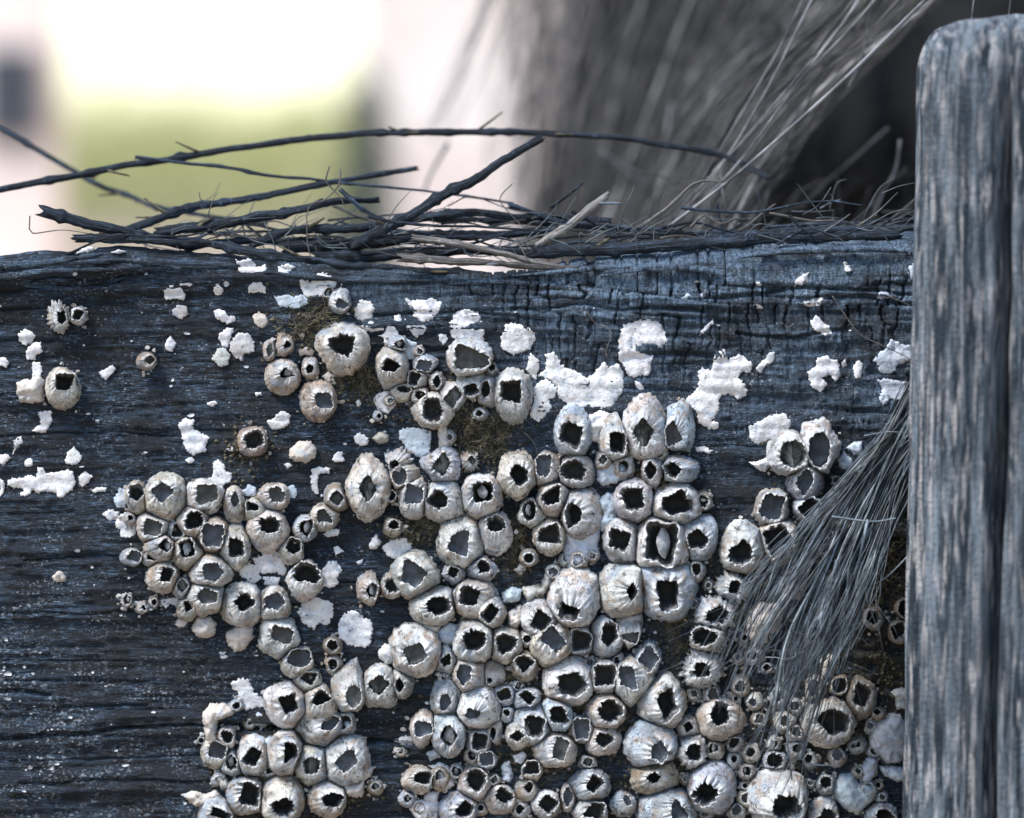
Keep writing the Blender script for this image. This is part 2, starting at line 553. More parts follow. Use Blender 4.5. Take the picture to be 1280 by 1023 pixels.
# ------------------------------------------------------------------ materials
class NT:
    """small node-tree writer"""
    def __init__(s, name, rough=0.8, spec=0.3):
        s.m = bpy.data.materials.new(name); s.m.use_nodes = True
        s.t = s.m.node_tree; s.b = s.t.nodes["Principled BSDF"]
        s.b.inputs["Roughness"].default_value = rough
        s.b.inputs["Specular IOR Level"].default_value = spec
        s.pos = s.n("ShaderNodeNewGeometry").outputs["Position"]
    def n(s, kind, **kw):
        x = s.t.nodes.new(kind)
        for k, v in kw.items(): setattr(x, k, v)
        return x
    def put(s, sock, v):
        if hasattr(v, "is_output") or isinstance(v, bpy.types.NodeSocket): s.t.links.new(v, sock)
        elif isinstance(v, (tuple, list)) and len(v) == 3 and sock.type == 'RGBA': sock.default_value = (*v, 1)
        else: sock.default_value = v
    def map(s, scale, vec=None, rot=(0, 0, 0)):
        x = s.n("ShaderNodeMapping"); s.put(x.inputs["Vector"], vec or s.pos)
        x.inputs["Scale"].default_value = scale; x.inputs["Rotation"].default_value = rot
        return x.outputs[0]
    def noise(s, scale, detail=4, rough=0.6, vec=None, dist=0.0):
        x = s.n("ShaderNodeTexNoise"); s.put(x.inputs["Vector"], vec or s.pos)
        x.inputs["Scale"].default_value = scale; x.inputs["Detail"].default_value = detail
        x.inputs["Roughness"].default_value = rough; x.inputs["Distortion"].default_value = dist
        return x.outputs["Fac"]
    def ramp(s, v, a, b):
        x = s.n("ShaderNodeMapRange", interpolation_type='SMOOTHSTEP'); s.put(x.inputs[0], v)
        x.inputs[1].default_value = a; x.inputs[2].default_value = b
        return x.outputs[0]
    def math(s, op, a, b=0.0):
        x = s.n("ShaderNodeMath", operation=op); s.put(x.inputs[0], a); s.put(x.inputs[1], b)
        return x.outputs[0]
    def mix(s, f, a, b, blend='MIX'):
        x = s.n("ShaderNodeMix", data_type='RGBA', blend_type=blend)
        s.put(x.inputs[0], f); s.put(x.inputs[6], a); s.put(x.inputs[7], b)
        return x.outputs[2]
    def color(s, v): s.put(s.b.inputs["Base Color"], v)
    def bump(s, v, dist, strength=1.0):
        x = s.n("ShaderNodeBump"); s.put(x.inputs["Height"], v)
        x.inputs["Distance"].default_value = dist; x.inputs["Strength"].default_value = strength
        s.put(s.b.inputs["Normal"], x.outputs[0])

def mat_wood():
    m = NT("weathered_wood", 0.7, 0.4)
    at_ = m.n("ShaderNodeVertexColor", layer_name="zones"); sep = m.n("ShaderNodeSeparateColor"); m.put(sep.inputs[0], at_.outputs[0])
    grey, salt, mud = sep.outputs[0], sep.outputs[1], sep.outputs[2]
    g1 = m.noise(1.0, 6, 0.7, m.map((40, 40, 430)), 0.8)
    g2 = m.noise(1.0, 4, 0.7, m.map((330, 330, 2500)), 0.5)
    g3 = m.noise(75, 5, 0.6)
    vx = m.noise(1.0, 4, 0.65, m.map((1500, 1500, 330)))
    c = m.mix(m.ramp(g1, 0.42, 0.66), (0.0009, 0.0018, 0.0036), (0.016, 0.031, 0.054))
    c = m.mix(m.math('MULTIPLY', m.ramp(g2, 0.49, 0.64), m.ramp(g3, 0.40, 0.58)), c, (0.09, 0.15, 0.23))
    c = m.mix(m.math('MULTIPLY', m.ramp(vx, 0.56, 0.72), 0.45), c, (0.06, 0.10, 0.155))
    c = m.mix(m.math('MULTIPLY', m.ramp(vx, 0.46, 0.34), 0.55), c, (0.004, 0.005, 0.007))
    # bleached upper part
    cg = m.mix(m.ramp(vx, 0.34, 0.66), (0.028, 0.05, 0.08), (0.185, 0.265, 0.36))
    cg = m.mix(m.ramp(g1, 0.50, 0.34), cg, (0.02, 0.026, 0.034))
    c = m.mix(m.math('MULTIPLY', grey, m.ramp(g3, 0.26, 0.55)), c, cg)
    # fine salt and lime dust
    sp = m.noise(1.0, 3, 0.7, m.map((900, 900, 1250)))
    sp2 = m.noise(1.0, 4, 0.6, m.map((60, 60, 140)))
    s_ = m.math('MULTIPLY', m.ramp(m.math('ADD', sp, m.math('MULTIPLY', salt, 0.09)), 0.62, 0.72), m.ramp(sp2, 0.42, 0.58))
    c = m.mix(m.math('MULTIPLY', s_, .8), c, (0.33, 0.37, 0.42))
    # silty brown growth between the shells
    c = m.mix(m.math('MULTIPLY', mud, m.ramp(m.noise(260, 4), 0.34, 0.6)), c, m.mix(m.ramp(m.noise(1100, 3), .35, .65), (0.014, 0.013, 0.010), (0.12, 0.10, 0.065)))
    pt = m.noise(1.0, 4, 0.6, m.map((22, 22, 60)), .5)
    c = m.mix(m.math('MULTIPLY', m.ramp(pt, 0.50, 0.38), 0.6), c, (0.004, 0.0055, 0.008))
    m.color(c)
    b = m.math('ADD', m.math('MULTIPLY', g2, 1.4), m.math('ADD', m.math('MULTIPLY', m.noise(2200, 3), 0.5), m.math('MULTIPLY', vx, 0.8)))
    m.bump(b, 0.0009, 1.0)
    return m.m

def mat_shell():
    m = NT("barnacle_shell", 0.62, 0.4)
    oi = m.n("ShaderNodeObjectInfo")
    tint = oi.outputs["Color"]
    at_ = m.n("ShaderNodeVertexColor", layer_name="lip_mask"); rim = at_.outputs[0]
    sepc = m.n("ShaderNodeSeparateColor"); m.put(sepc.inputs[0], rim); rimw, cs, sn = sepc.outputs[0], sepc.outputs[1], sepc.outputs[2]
    cb = m.n("ShaderNodeCombineXYZ"); m.put(cb.inputs[0], cs); m.put(cb.inputs[1], sn); m.put(cb.inputs[2], oi.outputs["Random"])
    st = m.noise(1.0, 4, 0.7, m.map((26, 26, 90), cb.outputs[0]))        # streaks from mouth to base
    n1 = m.noise(170, 5, 0.65)
    c = m.mix(m.ramp(n1, 0.40, 0.62), m.mix(1.0, tint, (0.50, 0.49, 0.49), 'MULTIPLY'), tint)
    c = m.mix(m.math('MULTIPLY', m.ramp(st, 0.52, 0.70), 0.55), c, m.mix(1.0, tint, (0.42, 0.40, 0.40), 'MULTIPLY'))
    # thin slate-blue worn patches
    c = m.mix(m.math('MULTIPLY', m.ramp(m.noise(140, 4, 0.55), 0.52, 0.66), 0.65), c, (0.27, 0.34, 0.43))
    # warm silt stain
    c = m.mix(m.math('MULTIPLY', m.ramp(m.noise(230, 5, 0.7), 0.50, 0.64), 0.7), c, (0.40, 0.265, 0.17))
    # dark algae film and specks
    c = m.mix(m.math('MULTIPLY', m.ramp(m.noise(330, 6, 0.8), 0.525, 0.61), 0.9), c, (0.085, 0.075, 0.064))
    c = m.mix(m.math('MULTIPLY', m.ramp(m.noise(1150, 3, 0.6), 0.60, 0.68), 0.9), c, (0.03, 0.03, 0.03))
    # the lip is whiter than the walls
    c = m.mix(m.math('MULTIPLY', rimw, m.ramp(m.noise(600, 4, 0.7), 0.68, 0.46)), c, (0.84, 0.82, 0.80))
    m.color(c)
    h = m.math('ADD', m.noise(1500, 4, 0.65), m.math('ADD', m.math('MULTIPLY', m.noise(420, 3), 1.5), m.math('MULTIPLY', st, 1.2)))
    m.bump(h, 0.0007, 0.9)
    return m.m

def mat_simple(name, a, b, scale, rough=0.8, bump=0.0003, lo=0.35, hi=0.65, stretch=(1, 1, 1), use_obj=False, spec=0.3):
    m = NT(name, rough, spec)
    v = m.map(tuple(scale * q for q in stretch))
    n = m.noise(1.0, 5, 0.62, v)
    c = m.mix(m.ramp(n, lo, hi), a, b)
    if use_obj:
        oi = m.n("ShaderNodeObjectInfo"); c = m.mix(1.0, c, oi.outputs["Color"], 'MULTIPLY')
    m.color(c)
    if bump: m.bump(m.math('ADD', n, m.math('MULTIPLY', m.noise(scale * 5, 3), 0.4)), bump, 0.8)
    return m.m

def mat_scar():
    m = NT("shell_scar", 0.85, 0.2)
    oi = m.n("ShaderNodeObjectInfo"); tint = oi.outputs["Color"]
    c = m.mix(m.ramp(m.noise(230, 4), 0.35, 0.62), m.mix(1.0, tint, (0.80, 0.79, 0.80), 'MULTIPLY'), tint)
    c = m.mix(m.math('MULTIPLY', m.ramp(m.noise(260, 6, 0.8), 0.52, 0.62), 0.75), c, (0.29, 0.33, 0.39))
    c = m.mix(m.math('MULTIPLY', m.ramp(m.noise(170, 5, 0.7), 0.54, 0.68), 0.5), c, (0.50, 0.40, 0.34))
    c = m.mix(m.math('MULTIPLY', m.ramp(m.noise(800, 5, .75), 0.60, 0.68), 0.9), c, (0.05, 0.055, 0.065))
    m.color(c)
    m.bump(m.math('ADD', m.noise(1300, 4, 0.65), m.noise(350, 3)), 0.0005, 0.7)
    return m.m

def mat_post():
    m = NT("post_wood", 0.85, 0.25)
    g = m.noise(1.0, 6, 0.7, m.map((640, 640, 40)), 0.6)
    f = m.noise(1.0, 6, 0.7, m.map((300, 300, 20)), 0.5)
    k = m.noise(1.0, 5, 0.65, m.map((520, 520, 60)))
    c = m.mix(m.ramp(f, 0.42, 0.58), (0.015, 0.025, 0.036), (0.165, 0.195, 0.225))
    c = m.mix(m.math('MULTIPLY', m.ramp(k, 0.50, 0.62), 0.8), c, (0.40, 0.375, 0.37))
    c = m.mix(m.math('MULTIPLY', m.ramp(g, 0.50, 0.64), 0.85), c, (0.022, 0.027, 0.034))
    c = m.mix(m.math('MULTIPLY', m.ramp(m.noise(26, 4, 0.6), 0.50, 0.66), 0.55), c, (0.05, 0.062, 0.075))
    m.color(c)
    m.bump(m.math('ADD', g, m.noise(700, 4)), 0.0012, 1.0)
    return m.m

def mat_ground():
    m = NT("sandy_ground", 0.95, 0.1)
    c = m.mix(m.ramp(m.noise(1.2, 6, 0.65), 0.35, 0.65), (0.22, 0.165, 0.115), (0.34, 0.265, 0.195))
    c = m.mix(m.math('MULTIPLY', m.ramp(m.noise(30, 4), 0.55, 0.7), 0.5), c, (0.26, 0.21, 0.16))
    m.color(c); m.bump(m.noise(40, 5), 0.01, 0.6)
    return m.m

WOOD = mat_wood(); SHELL = mat_shell(); SCAR = mat_scar(); POSTM = mat_post(); GROUND = mat_ground()
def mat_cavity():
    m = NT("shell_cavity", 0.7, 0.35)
    at_ = m.n("ShaderNodeVertexColor", layer_name="lip_mask")
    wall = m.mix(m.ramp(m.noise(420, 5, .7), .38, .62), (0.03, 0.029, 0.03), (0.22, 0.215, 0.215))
    c = m.mix(at_.outputs[0], m.mix(m.noise(500, 4), (0.004, 0.004, 0.005), (0.03, 0.028, 0.026)), wall)  # paler near the lip, darker towards the floor
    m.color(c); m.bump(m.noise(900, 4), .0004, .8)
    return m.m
CAVITY = mat_cavity()
FLOORM = mat_simple("shell_floor", (0.018, 0.021, 0.026), (0.075, 0.082, 0.094), 300, 0.55, 0.0003, use_obj=True, spec=0.5)
PLATE = mat_simple("opercular_plate", (0.02, 0.021, 0.019), (0.15, 0.155, 0.145), 420, 0.55, 0.0003, spec=0.5)
SHARD = mat_simple("broken_plate", (0.22, 0.22, 0.225), (0.55, 0.54, 0.54), 400, 0.7, 0.0003)
def mat_bark(name, a, b, lo, hi):
    m = NT(name, 0.75, 0.35)
    at_ = m.n("ShaderNodeVertexColor", layer_name="bark")
    s_ = m.noise(1.0, 6, 0.7, m.map((3.2, 3.2, 1.1), at_.outputs[0]), .4)
    s2 = m.noise(500, 4, 0.7)
    c = m.mix(m.ramp(s_, lo, hi), a, b); c = m.mix(m.math('MULTIPLY', m.ramp(s2, .56, .7), .6), c, tuple(q * 1.6 for q in b))
    oi = m.n("ShaderNodeObjectInfo"); c = m.mix(1.0, c, oi.outputs["Color"], 'MULTIPLY')
    m.color(c); m.bump(m.math('ADD', s_, m.math('MULTIPLY', s2, .5)), .0012, 1.0)
    return m.m
STICK = mat_bark("dark_stick", (0.003, 0.005, 0.008), (0.05, 0.075, 0.11), .44, .72)
TWIG = mat_bark("pale_twig", (0.07, 0.065, 0.06), (0.40, 0.365, 0.33), .36, .64)
FIBRE = mat_simple("grey_fibre", (0.055, 0.068, 0.08), (0.21, 0.24, 0.265), 130, 0.55, 0, use_obj=True, spec=0.45)
THATCH = mat_simple("thatch_straw", (0.026, 0.026, 0.027), (0.155, 0.147, 0.143), 60, 0.7, 0, use_obj=True)
COREM = mat_simple("shaded_thatch_core", (0.002, 0.002, 0.0025), (0.008, 0.008, 0.009), 60, 0.95, 0.003)  # near black: shade of the hollow put into the colour
ALGAE = mat_simple("dry_algae", (0.03, 0.026, 0.016), (0.13, 0.11, 0.07), 400, 0.9, 0)
WALLM = mat_simple("pale_render", (0.74, 0.60, 0.54), (0.84, 0.72, 0.66), 3, 0.9, 0.002)
DARKM = mat_simple("dark_opening", (0.03, 0.035, 0.045), (0.06, 0.065, 0.08), 4, 0.6, 0)
LEAF = mat_simple("yellow_grass", (0.37, 0.39, 0.15), (0.50, 0.51, 0.24), 5, 0.8, 0, use_obj=True)
LEAFD = mat_simple("shrub_leaf", (0.08, 0.10, 0.075), (0.16, 0.18, 0.14), 12, 0.7, 0)

def make_translucent(mat, share):
    t = mat.node_tree; p = t.nodes["Principled BSDF"]; o_ = t.nodes["Material Output"]
    tr = t.nodes.new("ShaderNodeBsdfTranslucent"); mx = t.nodes.new("ShaderNodeMixShader"); mx.inputs[0].default_value = share
    t.links.new(p.inputs["Base Color"].links[0].from_socket, tr.inputs[0])
    t.links.new(p.outputs[0], mx.inputs[1]); t.links.new(tr.outputs[0], mx.inputs[2]); t.links.new(mx.outputs[0], o_.inputs[0])
make_translucent(LEAF, .5); make_translucent(LEAFD, .35)

# ------------------------------------------------------------------ ground
n = 60
gx = np.sinh(np.linspace(-6, 6, n)) / np.sinh(6) * 900
gy = np.sinh(np.linspace(-6, 6, n)) / np.sinh(6) * 900
X, Yg = np.meshgrid(gx, gy)
Z = GROUND_Z + 0.01 * noise(X * 0.7, Yg * 0.7, 3) * (np.hypot(X, Yg) > 1.5)
i, j = np.meshgrid(np.arange(n - 1), np.arange(n - 1), indexing='ij')
q = (i * n + j).ravel()
tag(obj("ground", mesh_from("ground", np.stack([X, Yg, Z], -1).reshape(-1, 3), np.stack([q, q + 1, q + n + 1, q + n], -1), GROUND)), None, None, kind="structure")

# ------------------------------------------------------------------ the timber beam
TOPPX = [(-900, 326), (0, 325), (60, 321), (150, 314), (230, 317), (330, 326), (430, 333), (540, 342), (620, 341), (680, 334), (760, 322), (850, 314), (940, 306), (1040, 299), (1140, 292), (2200, 292)]
_tx = np.array([at(a, 400).x for a, b in TOPPX]); _tz = np.array([at(a, b).z for a, b in TOPPX])
def ztop(x):
    return np.interp(x, _tx, _tz) + 0.0007 * noise(x * 60, x * 0 + 3.3, 9) + 0.0005 * noise(x * 260, x * 0 + 1.3, 10)

CRACKS = [  # photo-pixel polylines, half width px, depth mm
    ([(-40, 932), (0, 928), (60, 924), (140, 914), (200, 911), (260, 913), (300, 916), (390, 912), (450, 926), (520, 932), (560, 928)], 2.6, 3.2),
    ([(270, 908), (330, 914), (400, 908)], 5.0, 4.0),
    ([(70, 886), (120, 885), (180, 884)], 2.0, 1.8), ([(-30, 867), (60, 869)], 2.4, 2.2),
    ([(-30, 366), (40, 361), (110, 359), (150, 352)], 3.0, 2.6), ([(40, 352), (85, 346), (130, 350), (190, 340)], 2.0, 1.8),
    ([(-30, 335), (40, 334), (120, 331)], 2.0, 1.5), ([(100, 322), (200, 330), (330, 332), (420, 345)], 2.2, 1.8),
    ([(640, 386), (720, 382), (800, 386), (880, 389)], 2.2, 2.0), ([(880, 372), (940, 366), (1010, 362), (1150, 366)], 2.4, 2.2),
    ([(920, 418), (990, 420), (1060, 414)], 2.2, 1.8), ([(780, 446), (860, 440), (890, 446)], 4.0, 2.2),
    ([(1020, 374), (1080, 372), (1150, 380)], 3.0, 2.2), ([(900, 318), (980, 322), (1060, 330), (1150, 328)], 1.6, 1.4),
    ([(770, 330), (850, 338), (940, 330)], 1.8, 1.6), ([(690, 556), (780, 490), (700, 480)], 0.1, 0.1),
    ([(470, 395), (560, 390), (680, 398)], 1.8, 1.5), ([(0, 545), (120, 540), (230, 546)], 1.6, 1.2), ([(30, 700), (160, 694), (260, 700)], 1.8, 1.3),
    ([(-20, 765), (90, 770), (200, 764)], 1.6, 1.2), ([(20, 985), (150, 978), (240, 984)], 1.6, 1.2), ([(880, 560), (960, 556), (1000, 560)], 1.6, 1.2),
]
MUDPX = [(395, 405, 40, 34), (600, 545, 46, 48), (545, 500, 40, 30), (440, 470, 30, 26), (640, 690, 40, 40), (520, 660, 40, 22), (740, 905, 60, 50), (700, 860, 80, 60), (600, 860, 80, 70), (830, 960, 50, 45),
         (870, 800, 55, 60), (1080, 730, 60, 120), (1100, 860, 50, 60), (1000, 930, 70, 50), (240, 690, 50, 60), (350, 960, 60, 50), (430, 990, 40, 25), (820, 590, 30, 20), (310, 560, 26, 26), (920, 740, 60, 50), (660, 940, 90, 60), (1010, 650, 60, 50)]

def seg_dist(PX, PY, poly):
    d = np.full(PX.shape, 1e9)
    for (ax, ay), (bx, by) in zip(poly[:-1], poly[1:]):
        vx, vy = bx - ax, by - ay
        t = np.clip(((PX - ax) * vx + (PY - ay) * vy) / (vx * vx + vy * vy), 0, 1)
        d = np.minimum(d, np.hypot(PX - ax - t * vx, (PY - ay - t * vy)))
    return d

def relief(x, z):
    """outward height of the beam face in metres, and the zone masks"""
    px = 640 + x / S; py = 511.5 - z / S
    zz = z + 0.0015 * noise(x * 12, z * 25, 11) + 0.005 * noise(x * 3, z * 5, 12)
    r1 = 1 - 2 * np.abs(noise(x * 5, zz * 170, 13))
    h = 0.00045 * r1 + 0.0005 * noise(x * 26, zz * 560, 14) + 0.0004 * noise(x * 90, zz * 1300, 15) + 0.00025 * noise(x * 420, zz * 900, 37) + 0.0011 * noise(x * 9, z * 16, 16)
    cr = noise(x * 6, zz * 130, 17); h -= 0.0011 * smooth(0.07, 0.0, np.abs(cr)) * smooth(-0.1, 0.35, noise(x * 14, z * 40, 18))
    # cross-checked, bleached zone at the upper right
    A = smooth(560, 700, px + 40 * noise(x * 20, z * 20, 19)) * smooth(600, 430, py + 40 * noise(x * 18, z * 25, 20))
    A = np.maximum(A, 0.55 * smooth(300, 480, px) * smooth(420, 350, py))
    band = zz / 0.0068 + 1.3 * noise(x * 14, zz * 40, 21); bi = np.floor(band); bf = band - bi
    xv = x / 0.0034 + _perm[22][(bi.astype(int)) & 255, 7] * 17 + 1.1 * noise(x * 70, zz * 30, 23) + 0.25 * noise(x * 260, z * 420, 39)
    xi = np.floor(xv).astype(int); xf = np.abs(xv - xi - 0.5)
    on = _perm[24][xi & 255, bi.astype(int) & 255]
    crk = smooth(0.12, 0.03, xf) * (on > 0.45) * (0.3 + 0.9 * on) * smooth(-0.5, 0.3, noise(x * 30, z * 90, 41))
    A2 = A * (0.35 + 0.65 * smooth(430, 350, py)); h -= A2 * 0.0036 * crk
    h -= A2 * 0.0011 * smooth(0.11, 0.0, np.minimum(bf, 1 - bf)) * smooth(-0.2, 0.3, noise(x * 40, zz * 60, 25))
    h += A * 0.0011 * (_perm[26][xi & 255, bi.astype(int) & 255] - 0.5)
    for poly, hw, dep in CRACKS:
        P = np.array(poly)
        m = (px > P[:, 0].min() - 30) & (px < P[:, 0].max() + 30) & (py > P[:, 1].min() - 30) & (py < P[:, 1].max() + 30)
        if m.any():
            wv = 3.0 * noise(x[m] * 90, z[m] * 90, 27)
            d = seg_dist(px[m], py[m] + wv, poly)
            h[m] -= dep * 1e-3 * smooth(hw * (1.25 + 0.5 * noise(x[m] * 60, z[m] * 0, 28)), 0, d)
            # lifted lip under the split
            h[m] += 0.0006 * smooth(14, 3, np.abs(d - 8))
    # splintered ledge along the upper left
    led = smooth(420, 250, px) * smooth(372, 350, py + 6 * noise(x * 30, z * 50, 29))
    h += led * (0.0012 + 0.0022 * np.abs(noise(x * 14, zz * 210, 30)) + 0.0008 * noise(x * 60, zz * 700, 42))
    mud = np.zeros_like(x)
    for mx, my, ax, ay in MUDPX:
        mud = np.maximum(mud, np.exp(-(((px - mx) / ax) ** 2 + ((py - my) / ay) ** 2) * 1.2))
    mud = np.clip(mud * 1.25, 0, 1)
    h += mud * (0.0010 + 0.0011 * noise(x * 320, z * 320, 31) + 0.0006 * noise(x * 800, z * 800, 32))
    salt = 0.42 + 0.6 * smooth(260, 60, np.abs(px - 140)) * smooth(690, 760, py) + 0.25 * smooth(-0.1, 0.5, noise(x * 25, z * 60, 33))
    salt = salt + 0.2 * A
    G = A * (0.4 + 1.2 * _perm[38][xi & 255, bi.astype(int) & 255]) * (0.55 + 0.5 * smooth(420, 340, py))
    return h, np.clip(G, 0, 1), np.clip(salt, 0, 1), mud

xs = np.unique(np.r_[np.linspace(-0.75, -0.19, 70), np.linspace(-0.19, 0.19, 860), np.linspace(0.19, 0.75, 70)])
zb = np.unique(np.r_[np.linspace(0, 0.42, 26), np.linspace(0.42, 0.97, 250), np.linspace(0.94, 1.0, 60)])   # share of the face height
ZB = GROUND_Z - 0.02
# dense rows span the visible face
zb = np.unique(np.r_[np.linspace(0, (-0.15 - ZB) / 0.44, 26), np.linspace((-0.15 - ZB) / 0.44, 1.0, 440)])
Xg, Tg = np.meshgrid(xs, zb)
rad = 0.004 + 0.008 * smooth(0.0, 0.05, Xg)          # the edge is worn rounder towards the post
ZT = ztop(Xg)
Zg = ZB + (ZT - rad - ZB) * Tg
hF, A, SALT, MUD = relief(Xg, Zg)
front = np.stack([Xg, -hF, Zg], -1)
x1 = xs[None, :]
rows = []; zone = [np.stack([A, SALT, MUD], -1)]
zt = ztop(xs)[None, :]; rr = (0.004 + 0.008 * smooth(0.0, 0.05, xs))[None, :]
ang = np.linspace(0, np.pi / 2, 15)[1:, None]
arc_y = rr * (1 - np.cos(ang)); arc_z = zt - rr + rr * np.sin(ang)
fade = 0.45 * hF[-1][None, :]
wob = 0.0005 * noise(x1 * 25 + 0 * ang, ang * 40 + x1 * 6, 34) + 0.0004 * noise(x1 * 90 + 0 * ang, ang * 70, 35)
rows.append(np.stack([x1 + 0 * ang, arc_y - (fade + wob) * np.cos(ang), arc_z + (fade + wob) * np.sin(ang)], -1))
TH = 0.045
yy = np.linspace(0, 1, 26)[1:, None]
ytop = rr + yy * (TH - rr) + 0 * x1
ztp = zt + 0 * yy - 0.004 * yy - 0.010 * yy ** 2 + fade * (1 - yy) + wob[-1][None, :] * (1 - yy) + 0.0009 * noise(x1 * 9 + 0 * yy, ytop * 260, 36) * yy
rows.append(np.stack([x1 + 0 * yy, ytop, ztp], -1))
bk = np.linspace(0, 1, 10)[1:, None]
rows.append(np.stack([x1 + 0 * bk, TH + 0 * bk + 0 * x1, (zt - 0.014) * (1 - bk) + ZB * bk], -1))
for r in rows:
    zone.append(np.broadcast_to(np.stack([np.clip(A[-1] * 0.8 + 0.03, 0, 1), SALT[-1], MUD[-1]], -1), r.shape))
V = np.concatenate([front] + rows, 0)
nr, nc = V.shape[:2]
i, j = np.meshgrid(np.arange(nr - 1), np.arange(nc - 1), indexing='ij')
q = (i * nc + j).ravel()
me = mesh_from("beam", V.reshape(-1, 3), np.stack([q, q + 1, q + nc + 1, q + nc], -1), WOOD)
ca = me.color_attributes.new("zones", 'FLOAT_COLOR', 'POINT')
zc = np.concatenate(zone, 0).reshape(-1, 3)
ca.data.foreach_set("color", np.c_[zc, np.ones(len(zc))].astype(np.float32).ravel())
beam = tag(obj("timber_beam", me), "dark weathered timber beam covered in barnacles with cracked bleached upper edge", "beam")

# sampler of the finished relief
_gx = np.linspace(-0.2, 0.2, 900); _gz = np.linspace(-0.16, 0.07, 520)
_GX, _GZ = np.meshgrid(_gx, _gz)
_GH = relief(_GX, _GZ)[0]
def face_h(x, z):
    u = np.clip((np.asarray(x) + 0.2) / 0.4 * 899, 0, 898.999); v = np.clip((np.asarray(z) + 0.16) / 0.23 * 519, 0, 518.999)
    iu = u.astype(int); iv = v.astype(int); fu = u - iu; fv = v - iv
    return _GH[iv, iu] * (1 - fu) * (1 - fv) + _GH[iv, iu + 1] * fu * (1 - fv) + _GH[iv + 1, iu] * (1 - fu) * fv + _GH[iv + 1, iu + 1] * fu * fv

# ------------------------------------------------------------------ barnacles
TONES = {"x": (0.80, 0.79, 0.78), "w": (0.80, 0.785, 0.765), "c": (0.76, 0.69, 0.61), "o": (0.50, 0.43, 0.34), "b": (0.56, 0.615, 0.69)}
NB = 72
def mouth_outline(shape, aw, ah, rng):
    th = np.linspace(0, 2 * np.pi, NB, endpoint=False)
    if shape == "s": ca_ = np.array([45, 135, 225, 315]) + rng.normal(0, 14, 4) + rng.uniform(-22, 22); rc = 1.25 + rng.normal(0, .16, 4)
    elif shape == "d": ca_ = np.array([0, 90, 180, 270]) + rng.normal(0, 12, 4); rc = 1 + rng.normal(0, .08, 4)
    elif shape == "v": ca_ = np.array([0, 45, 90, 135, 180, 225, 270, 315]) + rng.normal(0, 5, 8); rc = np.array([1, .8, 1, .8, 1, .8, 1, .8]) + rng.normal(0, .04, 8)
    elif shape == "p": ca_ = np.arange(5) * 72 + rng.uniform(0, 72) + rng.normal(0, 7, 5); rc = 1 + rng.normal(0, .09, 5)
    elif shape == "o": ca_ = np.arange(12) * 30 + rng.normal(0, 4, 12); rc = 1 + rng.normal(0, .05, 12)
    else: ca_ = np.arange(8) * 45 + rng.normal(0, 10, 8); rc = 1 + rng.normal(0, .16, 8)
    ca_ = np.radians(ca_); P = np.stack([np.cos(ca_) * rc, np.sin(ca_) * rc], -1)
    lo, hi = P.min(0), P.max(0); P = (P - (lo + hi) / 2) / ((hi - lo) / 2)
    rot = math.radians(rng.normal(0, 7)); P = P @ np.array([[math.cos(rot), math.sin(rot)], [-math.sin(rot), math.cos(rot)]])
    r = np.zeros(NB)                      # straight edges between the corners
    for k, t in enumerate(th):
        d = np.array([math.cos(t), math.sin(t)]); best = 0
        for a in range(len(P)):
            p, e = P[a], P[(a + 1) % len(P)] - P[a]
            den = d[0] * e[1] - d[1] * e[0]
            if abs(den) > 1e-9:
                tt = (p[0] * e[1] - p[1] * e[0]) / den; uu = (p[0] * d[1] - p[1] * d[0]) / den
                if tt > 0 and -1e-6 <= uu <= 1 + 1e-6: best = max(best, tt)
        r[k] = best if best else 0.8
    for _ in range(6): r = 0.5 * r + 0.25 * (np.roll(r, 1) + np.roll(r, -1))
    # chipped edge
    jag = 0.06 if shape in "ov" else 0.09 if shape != "j" else 0.13
    nz = 0.95 * np.convolve(np.r_[(z := rng.normal(0, 1, NB)), z[:3]], [0.25, 0.5, 0.25, 0], 'same')[:NB]
    r = r * (1 + jag * nz)
    return np.stack([np.cos(th) * r * aw, np.sin(th) * r * ah], -1)

def periodic(rng, lo, hi, amp=1.0):
    th = np.linspace(0, 2 * np.pi, NB, endpoint=False); s = np.zeros(NB)
    for k in range(lo, hi + 1): s += rng.normal() * np.cos(k * th + rng.uniform(0, 6.28))
    return amp * s / math.sqrt(max(1, hi - lo + 1))

